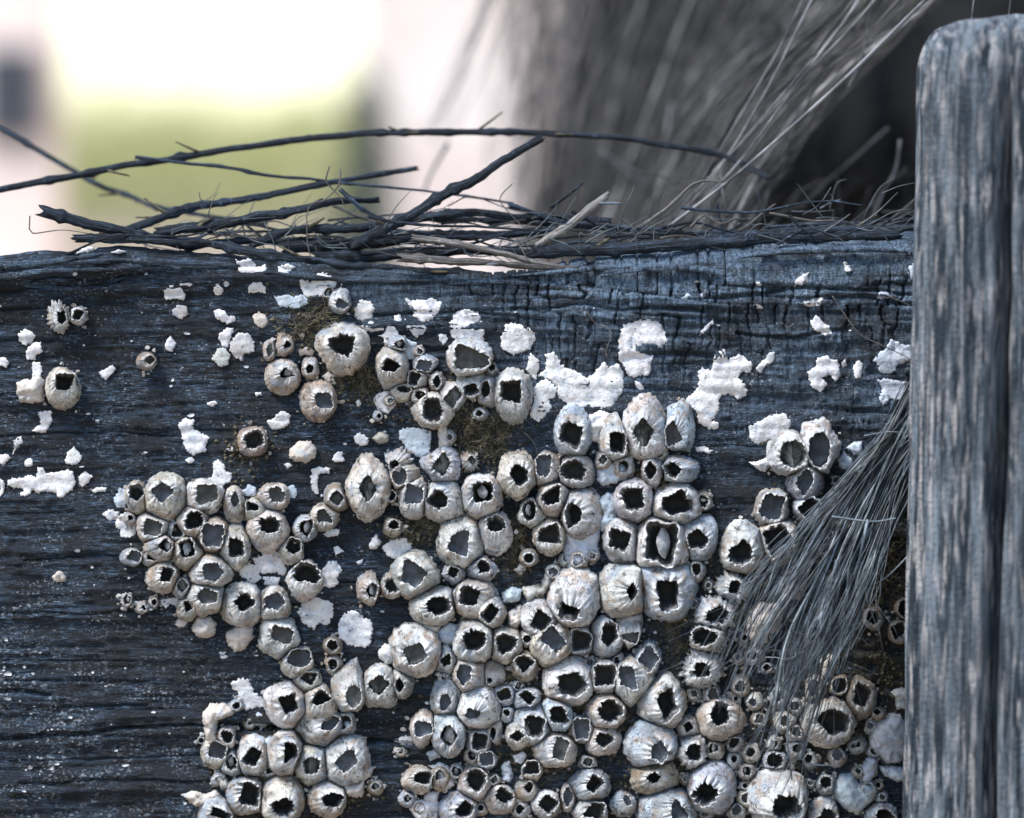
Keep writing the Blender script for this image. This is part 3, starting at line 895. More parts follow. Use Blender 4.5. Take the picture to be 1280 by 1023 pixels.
def make_barnacle(row, idx):
    f = row.split(); x0, x1_, y0, y1, a0, a1, b0, b1 = map(float, f[:8]); shape, inside, tone = f[8:]
    rng = np.random.default_rng(1000 + idx)
    cx, cy = (x0 + x1_) / 2, (y0 + y1) / 2
    rx, ry = (x1_ - x0) / 2 * S, (y1 - y0) / 2 * S
    ax, ay = (a0 + a1) / 2, (b0 + b1) / 2; aw, ah = (a1 - a0) / 2 * S * 1.16, (b1 - b0) / 2 * S * 1.16
    R = math.sqrt(rx * ry)
    H = R * rng.uniform(0.85, 1.3) + 0.0008
    base = at(cx, cy, 0.0); hb = float(face_h(base.x, base.z))
    top = at(ax, ay, -(hb + H))
    off = np.array([top.x - base.x, top.z - base.z])
    th = np.linspace(0, 2 * np.pi, NB, endpoint=False)
    M = mouth_outline(shape, aw, ah, rng)
    lobes = periodic(rng, 2, 5, 0.055); ribs = periodic(rng, 9, 30, 0.013 if tone != 'x' else 0.055)
    B = np.stack([np.cos(th) * rx, np.sin(th) * ry], -1) * (1 + lobes + ribs * 1.2)[:, None] * INFL[idx]
    for ncx, ncz, nr_, swell in NEAR[idx]:                     # flattened against crowding neighbours
        dv = np.array([ncx, ncz]); dd = np.linalg.norm(dv); nv_ = dv / dd; lim = (dd * dd + (R * INFL[idx]) ** 2 - nr_ ** 2) / (2 * dd)
        if lim < 0.45 * R: continue
        pr = B @ nv_; ex = np.clip(pr - lim, 0, None); B = B - 0.88 * ex[:, None] * nv_[None, :]
    # plate seams run from mouth to base
    seam = np.zeros(NB); ns = rng.integers(4, 7); s0 = rng.uniform(0, 6.28)
    for k in range(ns):
        c_ = s0 + k * 2 * np.pi / ns + rng.normal(0, .18)
        seam -= rng.uniform(0, 1) ** 1.5 * np.exp(-((np.angle(np.exp(1j * (th - c_)))) / 0.07) ** 2)
    NRO = 15
    t = np.linspace(0, 1, NRO); PH = math.radians(78)
    c = (np.cos(t * PH) - math.cos(PH)) / (1 - math.cos(PH)); s_ = np.sin(t * PH) / math.sin(PH)
    wall = max(0.00022, 0.032 * R) * (1 + 0.45 * periodic(rng, 3, 14))
    Msm = M.copy()
    for _ in range(14): Msm = 0.5 * Msm + 0.25 * (np.roll(Msm, 1, 0) + np.roll(Msm, -1, 0))
    Msm *= 1.01
    Ml = np.linalg.norm(M, axis=1, keepdims=True)
    Mo = M * (1 + np.clip(wall, 0.0001, None)[:, None] / Ml)
    jagw = periodic(rng, 3, 24, 0.055)
    ta = rng.uniform(0, 6.28); jagw = jagw + rng.uniform(0, 0.11) * np.cos(th - ta)
    if rng.random() < 0.42:                                  # a piece of the lip has broken away
        ba = rng.uniform(0, 6.28); bw_ = rng.uniform(0.3, 0.7)
        jagw = jagw - rng.uniform(0.10, 0.26) * np.exp(-(np.angle(np.exp(1j * (th - ba))) / bw_) ** 4) * (1 + 0.5 * periodic(rng, 6, 20))
    grow = rng.normal(0, 1, (NRO, NB)); grow = (grow + np.roll(grow, 1, 1) + np.roll(grow, -1, 1)) / 3
    grow = grow * 0.55 + rng.normal(0, 0.8, (NRO, 1))           # growth lines
    low = 0.05 * np.outer(np.sin(np.pi * t), periodic(rng, 1, 3))
    V = []
    for k in range(NRO):
        ctr = off * (1 - c[k])
        wj = smooth(0.78, 1.0, t[k]); Mk = Mo * wj + np.maximum(1.0, np.linalg.norm(Mo, axis=1) / np.linalg.norm(Msm, axis=1))[:, None] ** 0.3 * Msm * (1 - wj)
        xy = ctr + Mk * (1 - c[k]) + B * c[k]
        rel = xy - ctr
        body = math.sin(math.pi * min(1, 0.15 + 0.85 * t[k]))
        sc_ = 1 + low[k] + 0.03 * seam * body * smooth(.1, .4, t[k]) + ribs * (1 - t[k]) + 0.010 * grow[k] * body
        xy = ctr + rel * sc_[:, None]
        wz = H * s_[k] * (1 + 0.03 * seam * body + jagw * t[k] ** 5 * 1.6 + 0.012 * grow[k] * body)
        wz = wz - (0.0030 if k == 0 else 0)
        V.append(np.stack([xy[:, 0], -(hb + wz), xy[:, 1]], -1))
    rimw = H * (1 + jagw * 1.6)
    # lip turning inwards
    ctr = off
    for sc_, dw in ((0.985, 0.00012), (0.955, -0.00008), (0.945, -0.0006)):
        V.append(np.stack([ctr[0] + M[:, 0] * sc_, -(hb + rimw + dw), ctr[1] + M[:, 1] * sc_], -1))
    Vs = np.concatenate(V, 0)
    root = bpy.data.objects.new("barnacle", None); COL.objects.link(root)
    root.empty_display_size = 0.002; root.location = base
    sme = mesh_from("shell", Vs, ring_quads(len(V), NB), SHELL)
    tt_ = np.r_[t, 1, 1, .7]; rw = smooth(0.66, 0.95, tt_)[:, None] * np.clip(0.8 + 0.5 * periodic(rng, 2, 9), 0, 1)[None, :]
    cw = sme.color_attributes.new("lip_mask", 'FLOAT_COLOR', 'POINT')
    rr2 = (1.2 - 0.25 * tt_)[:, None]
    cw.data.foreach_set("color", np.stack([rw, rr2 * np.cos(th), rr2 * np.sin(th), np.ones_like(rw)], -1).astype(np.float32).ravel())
    sh = obj("shell", sme, root)
    tc = np.array(TONES[tone]) * rng.uniform(0.84, 1.1) + rng.normal(0, 0.012, 3)
    sh.color = (*np.clip(tc, 0.1, 0.84), 1)
    # the inside
    inr = M * 0.95
    if inside == "g":
        dp = rng.uniform(0.72, 0.86); lv = [(0.948, 0.95), (0.955, dp + .03), (0.93, dp), (0.72, dp - .02), (0.42, dp - .05), (0.15, dp - .04)]
        nm, mt = "floor_plate", FLOORM
    else:
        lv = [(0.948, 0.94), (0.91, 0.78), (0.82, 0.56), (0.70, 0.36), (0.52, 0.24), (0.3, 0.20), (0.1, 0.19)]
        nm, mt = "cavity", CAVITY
    Vi = []
    for q_, (m_, wf) in enumerate(lv):
        rimv = rimw.mean() + (rimw - rimw.mean()) * (1.0 if q_ == 0 else .5 if q_ == 1 else 0.0)
        k = np.clip(1 - wf, 0, 1)
        ctr = off * (1 - 0.6 * k)
        bump = periodic(rng, 1, 2, 0.008) * (wf < 0.9) * H * m_
        Vi.append(np.stack([ctr[0] + M[:, 0] * m_, -(hb + rimv * wf + bump - (0.0003 if wf > .9 else 0)), ctr[1] + M[:, 1] * m_], -1))
    last = Vi[-1].mean(0)
    Vi = np.vstack(Vi + [last[None, :]])
    jn = np.arange(NB); b_ = (len(lv) - 1) * NB
    ime = mesh_from(nm, Vi, [ring_quads(len(lv), NB), np.stack([b_ + jn, b_ + (jn + 1) % NB, np.full(NB, len(Vi) - 1)], -1)], mt)
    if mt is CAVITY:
        cw = ime.color_attributes.new("lip_mask", 'FLOAT_COLOR', 'POINT'); wl = np.r_[np.repeat([smooth(.25, .85, wf_) for _, wf_ in lv], NB), 0]
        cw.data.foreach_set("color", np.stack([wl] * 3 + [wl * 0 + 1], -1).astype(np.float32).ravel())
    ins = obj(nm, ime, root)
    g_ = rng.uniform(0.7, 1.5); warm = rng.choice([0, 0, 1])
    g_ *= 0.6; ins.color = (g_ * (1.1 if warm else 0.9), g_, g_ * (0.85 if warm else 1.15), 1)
    if inside == "o":
        sl = math.radians(rng.uniform(70, 110)) if aw < ah * 1.2 else math.radians(rng.uniform(40, 140))
        d = np.array([math.cos(sl), math.sin(sl)]); nrm = np.array([-d[1], d[0]])
        for sgn in (1, -1):
            k = 10; u = np.linspace(-0.93, 0.93, 15)
            L = max(aw, ah)
            pts = []
            for a in u:
                for b in np.linspace(0.02, 1, 6):
                    # reach along the normal up to the mouth edge
                    p0 = d * a
                    e = 0.98 * math.sqrt(max(0.0, 1 - a * a)) * b
                    q_ = p0 + nrm * sgn * e
                    hgt = 0.80 - 0.34 * b + 0.02 * math.sin(a * 26)
                    pts.append((off[0] + q_[0] * aw * 1.0, -(hb + H * hgt), off[1] + q_[1] * ah * 1.0))
            ii, jj = np.meshgrid(np.arange(14), np.arange(5), indexing='ij'); qq = (ii * 6 + jj).ravel()
            obj("opercular_plate", mesh_from("opercular_plate", pts, np.stack([qq, qq + 1, qq + 7, qq + 6], -1), PLATE), root)
    if inside == "w":
        k = 14; uu = np.linspace(0, 2 * np.pi, k, endpoint=False)
        rr_ = 0.62 + rng.normal(0, .08, k); sx = rng.uniform(0.6, 0.85); dx = rng.uniform(-.25, .25)
        top_ = np.stack([off[0] + aw * (dx + np.cos(uu) * rr_ * sx), -(hb + H * (0.62 + 0.18 * np.cos(uu + rng.uniform(0, 6)))), off[1] + ah * (np.sin(uu) * rr_)], -1)
        mid = top_.mean(0) + np.array([0, -H * 0.08, 0])
        bot = top_ + np.array([0, H * 0.1, 0])
        Vp = np.vstack([top_, bot, mid[None]]); j_ = np.arange(k)
        obj("broken_plate", mesh_from("broken_plate", Vp, [ring_quads(2, k), np.stack([j_, np.full(k, 2 * k), (j_ + 1) % k], -1)], SHARD), root)
    size = "tiny" if R < 11.5 * S else "small" if R < 16.5 * S else "mid-sized" if R < 23 * S else "large"
    return dict(o=root, x=cx, y=cy, r=R / S, size=size, tone={"x": "frilled", "w": "white", "c": "cream", "o": "brownish", "b": "blue-grey"}[tone],
                mouth={"s": "squarish", "d": "diamond", "p": "five-sided", "j": "jagged", "o": "oval", "v": "slit-like"}[shape],
                fill={"k": "black", "g": "grey-floored", "o": "plate-closed", "w": "chip-filled"}[inside])

ROWS = BARNACLES.strip().splitlines()
DENSE = [(150, 620, 300, 770), (250, 880, 440, 1020), (500, 700, 850, 1020), (640, 560, 880, 700), (850, 860, 1110, 1020), (860, 730, 960, 900), (470, 430, 620, 640), (960, 590, 1080, 720)]
_r = np.random.default_rng(404); _ext = [tuple(map(float, r.split()[:4])) for r in ROWS]; _c = [((a + b_) / 2, (c_ + d_) / 2, math.sqrt((b_ - a) * (d_ - c_)) / 2) for a, b_, c_, d_ in _ext]
_n = 0
for _ in range(9000):
    if _n >= 92: break
    q_ = DENSE[_r.choice(len(DENSE), p=[.06, .10, .32, .07, .29, .06, .06, .04])]; x_, y_ = _r.uniform(q_[0], q_[2]), _r.uniform(q_[1], q_[3]); rr_ = _r.uniform(6, 12.5)
    ds = [math.hypot(x_ - a, y_ - b_) - r0 for a, b_, r0 in _c]
    near = min(ds)
    if near < rr_ * 0.55 or near > 26: continue
    e = _r.uniform(.85, 1.2); m_ = _r.uniform(.42, .6); ox_, oy_ = _r.normal(0, 1.2, 2)
    ROWS.append(f"{x_-rr_:.1f} {x_+rr_:.1f} {y_-rr_*e:.1f} {y_+rr_*e:.1f} {x_+ox_-rr_*m_:.1f} {x_+ox_+rr_*m_:.1f} {y_+oy_-rr_*e*m_:.1f} {y_+oy_+rr_*e*m_:.1f} {_r.choice(list('sdpjjov'))} {_r.choice(list('kkkkgow'))} {_r.choice(list('wccbbox'))}")
    _c.append((x_, y_, rr_)); _n += 1
INFL, NEAR = [], []
for k, (ax_, ay_, ar_) in enumerate(_c):
    ex_ = list(map(float, ROWS[k].split()[:4])); nb = [(j, math.hypot(bx_ - ax_, by_ - ay_)) for j, (bx_, by_, br_) in enumerate(_c) if j != k and math.hypot(bx_ - ax_, by_ - ay_) < 1.45 * (ar_ + br_)]
    INFL.append(1.21 if len(nb) >= 4 else 1.09 if len(nb) >= 2 else 1.02)
    NEAR.append(nb)
NEAR = [[((_c[j][0] - _c[k][0]) * S, -(_c[j][1] - _c[k][1]) * S, _c[j][2] * S * INFL[j], 0) for j, dd in nb if dd > 2] for k, nb in enumerate(NEAR)]
BARN = [make_barnacle(r, k) for k, r in enumerate(ROWS)]

# landmarks that single themselves out: photo position -> (own label, short name used by neighbours)
MARKS = [
    (78, 486, "large lone cream barnacle beside white scars near the beam's left end", "the large lone left barnacle"),
    (183, 452, "tiny brown barnacle alone on bare dark wood, closed by plates", "the tiny lone brown barnacle"),
    (316, 552, "brown-walled barnacle with black round mouth, alone above the left-hand cluster", "the lone brown-walled barnacle"),
    (429, 434, "large brownish round barnacle with ragged black mouth near the beam's top edge", "the large brownish topmost barnacle"),
    (397, 501, "olive-brown barnacle with flat grey-olive floor, lowest of the upper brownish group", "the olive-brown olive-floored barnacle"),
    (587, 446, "wide-mouthed white barnacle sitting right under a white C-shaped scar", "the wide-mouthed white barnacle"),
    (641, 494, "upright white barnacle with dark squarish mouth beside the widest white scar", "the barnacle beside the widest scar"),
    (807, 537, "tall bluish-topped barnacle closed by an olive plate with a slanting line", "the tall olive-plated barnacle"),
    (828, 680, "biggest white barnacle with a very large square black mouth", "the biggest square-mouthed barnacle"),
    (832, 735, "big blue-grey domed barnacle with low black mouth under the biggest square-mouthed one", "the big blue-grey dome"),
    (575, 678, "large white barnacle with blue-grey glassy floor in tall squarish mouth", "the large glassy-floored barnacle"),
    (460, 610, "tall cream barnacle closed by ribbed olive plates with upright slit", "the tall slit-mouthed barnacle"),
    (519, 718, "white barnacle with wide dark blue squarish mouth and two small ones at its left", "the white blue-mouthed barnacle"),
    (208, 621, "largest barnacle in the top row of the left-hand cluster", "the left cluster's largest barnacle"),
    (302, 755, "white-rimmed barnacle with black diamond mouth, low in the left-hand cluster", "the left cluster's low diamond-mouthed barnacle"),
    (381, 725, "wide black-mouthed barnacle with a round white scar touching its right side", "the barnacle with attached white scar"),
    (434, 949, "large white barnacle with slate-blue diamond floor in the lower left cluster", "the large blue-diamond barnacle"),
    (474, 858, "white barnacle closed by pale grey plates, alone with a small black-mouthed neighbour", "the grey-plated pair barnacle"),
    (518, 812, "white barnacle with slate-blue squarish floor at the central mass's left edge", "the slate-floored edge barnacle"),
    (598, 884, "brightest chalk-white domed barnacle with a small low mouth", "the brightest chalk-white dome"),
    (826, 876, "bright white smooth barnacle with tall square black mouth set to its right", "the smooth bright white barnacle"),
    (711, 850, "wide white barnacle with broad five-sided black mouth in the lower centre", "the broad five-sided barnacle"),
    (928, 684, "white barnacle with jagged black mouth left of the frayed fibres", "the jagged barnacle near the fibres"),
    (1023, 557, "uppermost tall oval-mouthed white barnacle near the post", "the tall oval-mouthed barnacle"),
    (1027, 902, "large dark-mouthed barnacle under the fibre tips near the post", "the large barnacle under the fibres"),
    (75, 396, "spiky white barnacle with black mouth high at the beam's left, joined to a smaller one", "the spiky white barnacle"),
    (835, 1012, "broad smooth blue-grey dome cut by the picture's bottom edge", "the broad smooth bottom dome"),
    (592, 801, "round white barnacle with large round black mouth in the middle of the mass", "the round black-mouthed barnacle"),
]
DIRS = ["right of", "up-right of", "above", "up-left of", "left of", "down-left of", "below", "down-right of"]
ORD = ["just", "second", "third", "fourth", "fifth", "sixth", "seventh", "eighth", "ninth", "tenth", "eleventh", "twelfth"]
def nearest(x, y): return min(BARN, key=lambda b: (b["x"] - x) ** 2 + (b["y"] - y) ** 2)
marks = []
for mx, my, lab, short in MARKS:
    b = nearest(mx, my)
    if "label" in b: continue
    b["label"] = lab; marks.append((b["x"], b["y"], short, b))
def sector(dx, dy): return int(round(math.degrees(math.atan2(-dy, dx)) / 45.0)) % 8
def place_names(items):
    """for each item the landmark, direction and rank that point to it"""
    table = []
    for x, y, short, own in marks:
        sec = {}
        for it in items:
            if it is own: continue
            dx, dy = it["x"] - x, it["y"] - y
            sec.setdefault(sector(dx, dy), []).append((math.hypot(dx, dy), id(it), it))
        for s_, lst in sec.items():
            for rk, (d, _, it) in enumerate(sorted(lst)):
                table.append((rk * 45 + d, rk, s_, short, it))
    best = {}
    for sc_, rk, s_, short, it in sorted(table, key=lambda t: t[0]):
        if id(it) not in best: best[id(it)] = (rk, DIRS[s_], short)
    return best
pn = place_names(BARN)
for b in BARN:
    if "label" not in b:
        rk, d, short = pn[id(b)]
        where = ("just " + d if rk == 0 else ORD[rk] + " one " + d) + " " + short
        b["label"] = f"{b['size']} {b['tone']} barnacle, {b['fill']} {b['mouth']} mouth, {where}"
    tag(b["o"], b["label"], "barnacle", "barnacles on the beam")

# ------------------------------------------------------------------ flat white scars and closed domes
STONE = {"w": (0.69, 0.665, 0.66), "g": (0.50, 0.475, 0.455), "c": (0.54, 0.48, 0.425), "b": (0.45, 0.50, 0.555), "o": (0.36, 0.33, 0.27)}
SC_ITEMS = []
def make_scar(ox, oy, tone, txt, dome, idx):
    rng = np.random.default_rng(4000 + idx)
    P = np.array([[float(v) for v in p.split(",")] for p in txt.split()]) / 4.0 + np.array([ox, oy])
    area = 0.5 * abs(np.dot(P[:, 0], np.roll(P[:, 1], -1)) - np.dot(P[:, 1], np.roll(P[:, 0], -1)))
    out = []
    jag = (0.9 if not dome else 0.6) * min(1.0, 0.45 + math.sqrt(area) / 45)
    for a, b in zip(P, np.roll(P, -1, 0)):
        L = np.linalg.norm(b - a); k = max(2, int(L / 1.7)); nrm = np.array([b[1] - a[1], a[0] - b[0]]) / (L + 1e-9)
        bow = rng.normal(0, 0.05) * L
        for q_ in range(k):
            u = q_ / k
            out.append(a + (b - a) * u + nrm * (bow * 4 * u * (1 - u) + rng.normal(0, jag) * (0.9 if q_ else 0.5)))
    out = np.array(out); N = len(out)
    lo, hi = out.min(0), out.max(0)
    step = 2.6 if area < 1500 else 3.2
    gx_, gy_ = np.meshgrid(np.arange(lo[0], hi[0], step), np.arange(lo[1], hi[1], step))
    G = np.stack([gx_.ravel(), gy_.ravel()], -1) + rng.uniform(-.7, .7, (gx_.size, 2))
    d = np.min(np.linalg.norm(G[:, None, :] - out[None, :, :], axis=2), axis=1)
    G = G[d > 1.2]
    vs = [Vector(p) for p in np.vstack([out, G])]
    res = delaunay_2d_cdt(vs, [(k, (k + 1) % N) for k in range(N)], [], 1, 1e-4)
    pv = np.array([[v.x, v.y] for v in res[0]]); tris = np.array([t for t in res[2] if len(t) == 3])
    used = np.zeros(len(pv), bool); used[tris.ravel()] = True
    db = np.min(np.linalg.norm(pv[:, None, :] - out[None, :, :], axis=2), axis=1)
    edge = db < 1e-3
    dm = max(1e-6, db[used].max())
    if dome:
        hgt = dome * S * np.sqrt(np.clip(db / dm * (2 - db / dm), 0, 1)) + 0.0004
        hgt += (0.0007 * noise(pv[:, 0] * 0.13, pv[:, 1] * 0.13, 40 + idx % 8) + 0.0005 * noise(pv[:, 0] * 0.37, pv[:, 1] * 0.37, 41 + idx % 8)) * np.clip(db / dm * 1.6, 0, 1)
        cen = pv[used].mean(0); an = np.arctan2(pv[:, 1] - cen[1], pv[:, 0] - cen[0])
        hgt += 0.0005 * np.sin(an * rng.integers(9, 15) + rng.uniform(0, 6)) * (db / dm) * (1 - db / dm) * 3
    else:
        hgt = 0.00012 + 0.00020 * smooth(0, 2.0, db) + 0.00012 * np.sin(db * 1.3) * (db > 2) + 0.00012 * noise(pv[:, 0] * 0.09, pv[:, 1] * 0.09, 40 + idx % 8)
    # bare spots left in the plate
    W = np.array([at(a, b) for a, b in pv])
    y_ = -(face_h(W[:, 0], W[:, 2]) * 0.6 + hgt + 0.0003)
    cen = np.array(at(*pv[used].mean(0)))
    top = np.stack([W[:, 0] - cen[0], y_, W[:, 2] - cen[2]], -1)
    # boundary edges get a skirt into the wood
    ed = {}
    for t in tris:
        for a, b in ((t[0], t[1]), (t[1], t[2]), (t[2], t[0])): ed[(a, b)] = ed.get((a, b), 0) + 1
    bd = [(a, b) for (a, b) in ed if (b, a) not in ed]
    skirt = {v: len(top) + k for k, v in enumerate(sorted({v for e in bd for v in e}))}
    low_ = np.array([top[v] + np.array([0, 0.0022 + (0.002 if dome else 0), 0]) for v in skirt]) if skirt else np.zeros((0, 3))
    low_[:, 0] *= 1.01; low_[:, 2] *= 1.01
    F = [np.array([t[::-1] for t in tris]) if True else tris]
    F.append(np.array([(a, b, skirt[b], skirt[a]) for a, b in bd]))
    # facing: camera looks along +y, so the front must have normals towards -y
    a, b, c_ = top[F[0][0][0]], top[F[0][0][1]], top[F[0][0][2]]
    if np.cross(b - a, c_ - a)[1] > 0: F = [F[0][:, ::-1], F[1][:, ::-1]]
    nm = "barnacle_dome" if dome and dome >= 10 else "barnacle_scar"
    o = obj(nm, mesh_from(nm, np.vstack([top, low_]), F, SCAR), None, (cen[0], 0, cen[2]))
    col = np.array(STONE[tone]) * rng.uniform(0.92, 1.06) + rng.normal(0, .008, 3)
    o.color = (*np.clip(col, .1, .86), 1)
    wd, ht = hi - lo
    size = "speck-sized" if area < 90 else "small" if area < 350 else "mid-sized" if area < 1000 else "large"
    form = "long" if max(wd, ht) > 2.1 * min(wd, ht) else "roundish" if abs(wd - ht) < 0.2 * max(wd, ht) else "irregular"
    SC_ITEMS.append(dict(o=o, x=(lo[0] + hi[0]) / 2, y=(lo[1] + hi[1]) / 2, size=size, form=form, dome=nm == "barnacle_dome",
                         tone={"w": "white", "g": "greyish", "c": "cream", "b": "bluish", "o": "brownish"}[tone]))
k = 0
for ox, oy, lst in SCARS:
    for e in lst:
        make_scar(ox, oy, e[0], e[1], e[2] if len(e) > 2 else 0, k); k += 1
for dome in (False, True):
    its = [s_ for s_ in SC_ITEMS if s_["dome"] == dome]
    pn = place_names(its)
    for s_ in its:
        rk, d, short = pn[id(s_)]
        where = ("just " + d if rk == 0 else ORD[min(rk, 11)] + " one " + d) + " " + short
        if dome: tag(s_["o"], f"{s_['size']} {s_['tone']} mouthless shell lump, {where}", "shell lump", "closed shell lumps")
        else: tag(s_["o"], f"{s_['size']} {s_['form']} {s_['tone']} shell scar, {where}", "shell scar", "flat shell scars on the beam")

# chalk flecks too small to count
rng = np.random.default_rng(77); J = Joined()
for _ in range(260):
    if rng.random() < 0.5: px, py = rng.uniform(-10, 480), rng.uniform(340, 1020)
    else: px, py = rng.uniform(0, 1140), rng.uniform(335, 1020)
    if rng.random() < 0.22: px, py = rng.normal(30, 40), rng.normal(840 + 60 * rng.integers(3), 12)
    if not (335 < py < 1030): continue
    p = at(px, py); r = min(abs(rng.normal(0, 1.2)) + 0.45, 4.2)
    k = 7; a = np.linspace(0, 6.283, k, endpoint=False) + rng.uniform(0, 1)
    q_ = np.stack([np.cos(a) * r * rng.uniform(0.8, 1.7), np.sin(a) * r * rng.uniform(.5, 1)], -1) * rng.uniform(0.7, 1.25, (k, 1)) * S
    X_, Z_ = p.x + q_[:, 0], p.z + q_[:, 1]
    y_ = -(face_h(X_, Z_) + 0.00025)
    V = np.vstack([np.stack([X_, y_, Z_], -1), np.stack([X_, y_ + 0.0006, Z_], -1), [[p.x, y_.mean() - 0.00008, p.z]]])
    j_ = np.arange(k)
    J.add(V, [ring_quads(2, k), np.stack([j_, (j_ + 1) % k, np.full(k, 2 * k)], -1)])
fl = obj("shell_flecks", J.build("shell_flecks", SCAR)); fl.color = (0.55, 0.56, 0.58, 1)
tag(fl, "tiny chalk-white shell flecks scattered over the dark beam", "shell flecks", kind="stuff")

# ------------------------------------------------------------------ dry algae tufts and grit between the shells
def tuft(px, py, rx, ry, nh, label, seed, ln=14):
    rng = np.random.default_rng(seed); J = Joined(); c = at(px, py)
    for _ in range(nh):
        u, v = rng.normal(0, .42, 2)
        p = at(px + u * rx, py + v * ry); hb = float(face_h(p.x, p.z))
        k = 7; L = rng.uniform(.5, 1.2) * ln * S
        d = rng.normal(0, 1, 3); d[1] = -abs(d[1]) * 0.6; d /= np.linalg.norm(d)
        P = [np.array([p.x, -hb + 0.0004 - rng.uniform(0, 0.0015), p.z])]
        for _k in range(k):
            d = d + rng.normal(0, .42, 3); d[1] = d[1] * 0.75; d /= np.linalg.norm(d)
            P.append(P[-1] + d * L / k)
        V, F = tube(np.array(P) - np.array(c), np.linspace(0.42, 0.2, k + 1) * S * rng.uniform(.7, 1.7), 4, cap=False)
        J.add(V, F)
    o = obj("algae_tuft", J.build("algae_tuft", ALGAE), None, c)
    tag(o, label, "algae tuft", "dry algae tufts")
tuft(606, 545, 44, 52, 420, "large brown hairy algae tuft under the barnacle beside the widest scar", 1, 18)
tuft(395, 405, 42, 34, 240, "brown algae tuft left of the large brownish topmost barnacle", 2)
tuft(462, 478, 26, 30, 150, "brown algae tuft down-right of the large brownish topmost barnacle", 3)
tuft(555, 515, 34, 22, 160, "brown algae tuft in the broken ring below the wide-mouthed white barnacle", 4)
tuft(525, 655, 28, 14, 110, "small brown algae tuft left of the large glassy-floored barnacle", 5, 10)
tuft(648, 680, 26, 40, 200, "brown algae tuft right of the large glassy-floored barnacle", 6, 12)
tuft(765, 905, 26, 40, 150, "brown algae tuft left of the smooth bright white barnacle", 7, 11)
tuft(1092, 700, 52, 75, 420, "dark olive algae growth between the fibres and the post", 8, 20)
tuft(1085, 930, 40, 34, 200, "dark olive algae growth below the squarish barnacle by the post", 9, 14)
tuft(835, 965, 34, 22, 150, "brown algae tuft on the crumbling shell above the broad smooth bottom dome", 10, 10)
tuft(735, 880, 30, 16, 110, "brown algae tuft under the broad five-sided barnacle", 11, 9)

rng = np.random.default_rng(9); J = Joined()
for _ in range(4600):
    m = MUDPX[rng.integers(len(MUDPX))]
    px, py = rng.normal(m[0], m[2] * .6), rng.normal(m[1], m[3] * .6)
    if py < 345: continue
    p = at(px, py); r = rng.uniform(0.7, 3.2) * S; hb = float(face_h(p.x, p.z))
    d = rng.normal(0, 1, (8, 3)); d /= np.linalg.norm(d, axis=1, keepdims=True)
    q_ = np.array([[1, 0, 0], [-1, 0, 0], [0, 1, 0], [0, -1, 0], [0, 0, 1], [0, 0, -1]]) * r * rng.uniform(.6, 1.3, (6, 1))
    q_ = q_ + np.array([p.x, -hb - r * 0.3, p.z])
    J.add(q_, np.array([[0, 2, 4], [2, 1, 4], [1, 3, 4], [3, 0, 4], [2, 0, 5], [1, 2, 5], [3, 1, 5], [0, 3, 5]]))
tag(obj("silt_grit", J.build("silt_grit", ALGAE, False)), "brown silt grit packed between the barnacles", "grit", kind="stuff")

rng = np.random.default_rng(12); J = Joined()
big = [q_ for q_ in BARN]
for _ in range(1500):
    q_ = big[rng.integers(len(big))]; a = rng.uniform(0, 6.283); d_ = q_["r"] * rng.uniform(0.9, 1.35)
    px, py = q_["x"] + math.cos(a) * d_, q_["y"] + math.sin(a) * d_ * 1.1
    if py < 350 or px > 1150: continue
    p = at(px, py); r = rng.uniform(1.0, 3.0) * S; hb = float(face_h(p.x, p.z))
    k = 6; an = np.linspace(0, 6.283, k, endpoint=False) + rng.uniform(0, 1); tilt = rng.normal(0, .5, 2)
    e = np.stack([np.cos(an) * rng.uniform(.7, 1.6), np.sin(an)], -1) * rng.uniform(.6, 1.3, (k, 1)) * r
    lift = e @ tilt
    up = np.stack([p.x + e[:, 0], -(hb + .0005 + lift + rng.uniform(0, .0012)), p.z + e[:, 1]], -1)
    dn = up + np.array([0, .0005, 0]); c_ = up.mean(0) - np.array([0, .0002, 0]); j_ = np.arange(k)
    J.add(np.vstack([up, dn, c_[None]]), [ring_quads(2, k), np.stack([j_, (j_ + 1) % k, np.full(k, 2 * k)], -1)])
fl = obj("shell_rubble", J.build("shell_rubble", SHELL, False)); fl.color = (0.55, 0.52, 0.48, 1)
tag(fl, "small broken shell crumbs lodged around the barnacle bases", "shell crumbs", kind="stuff")

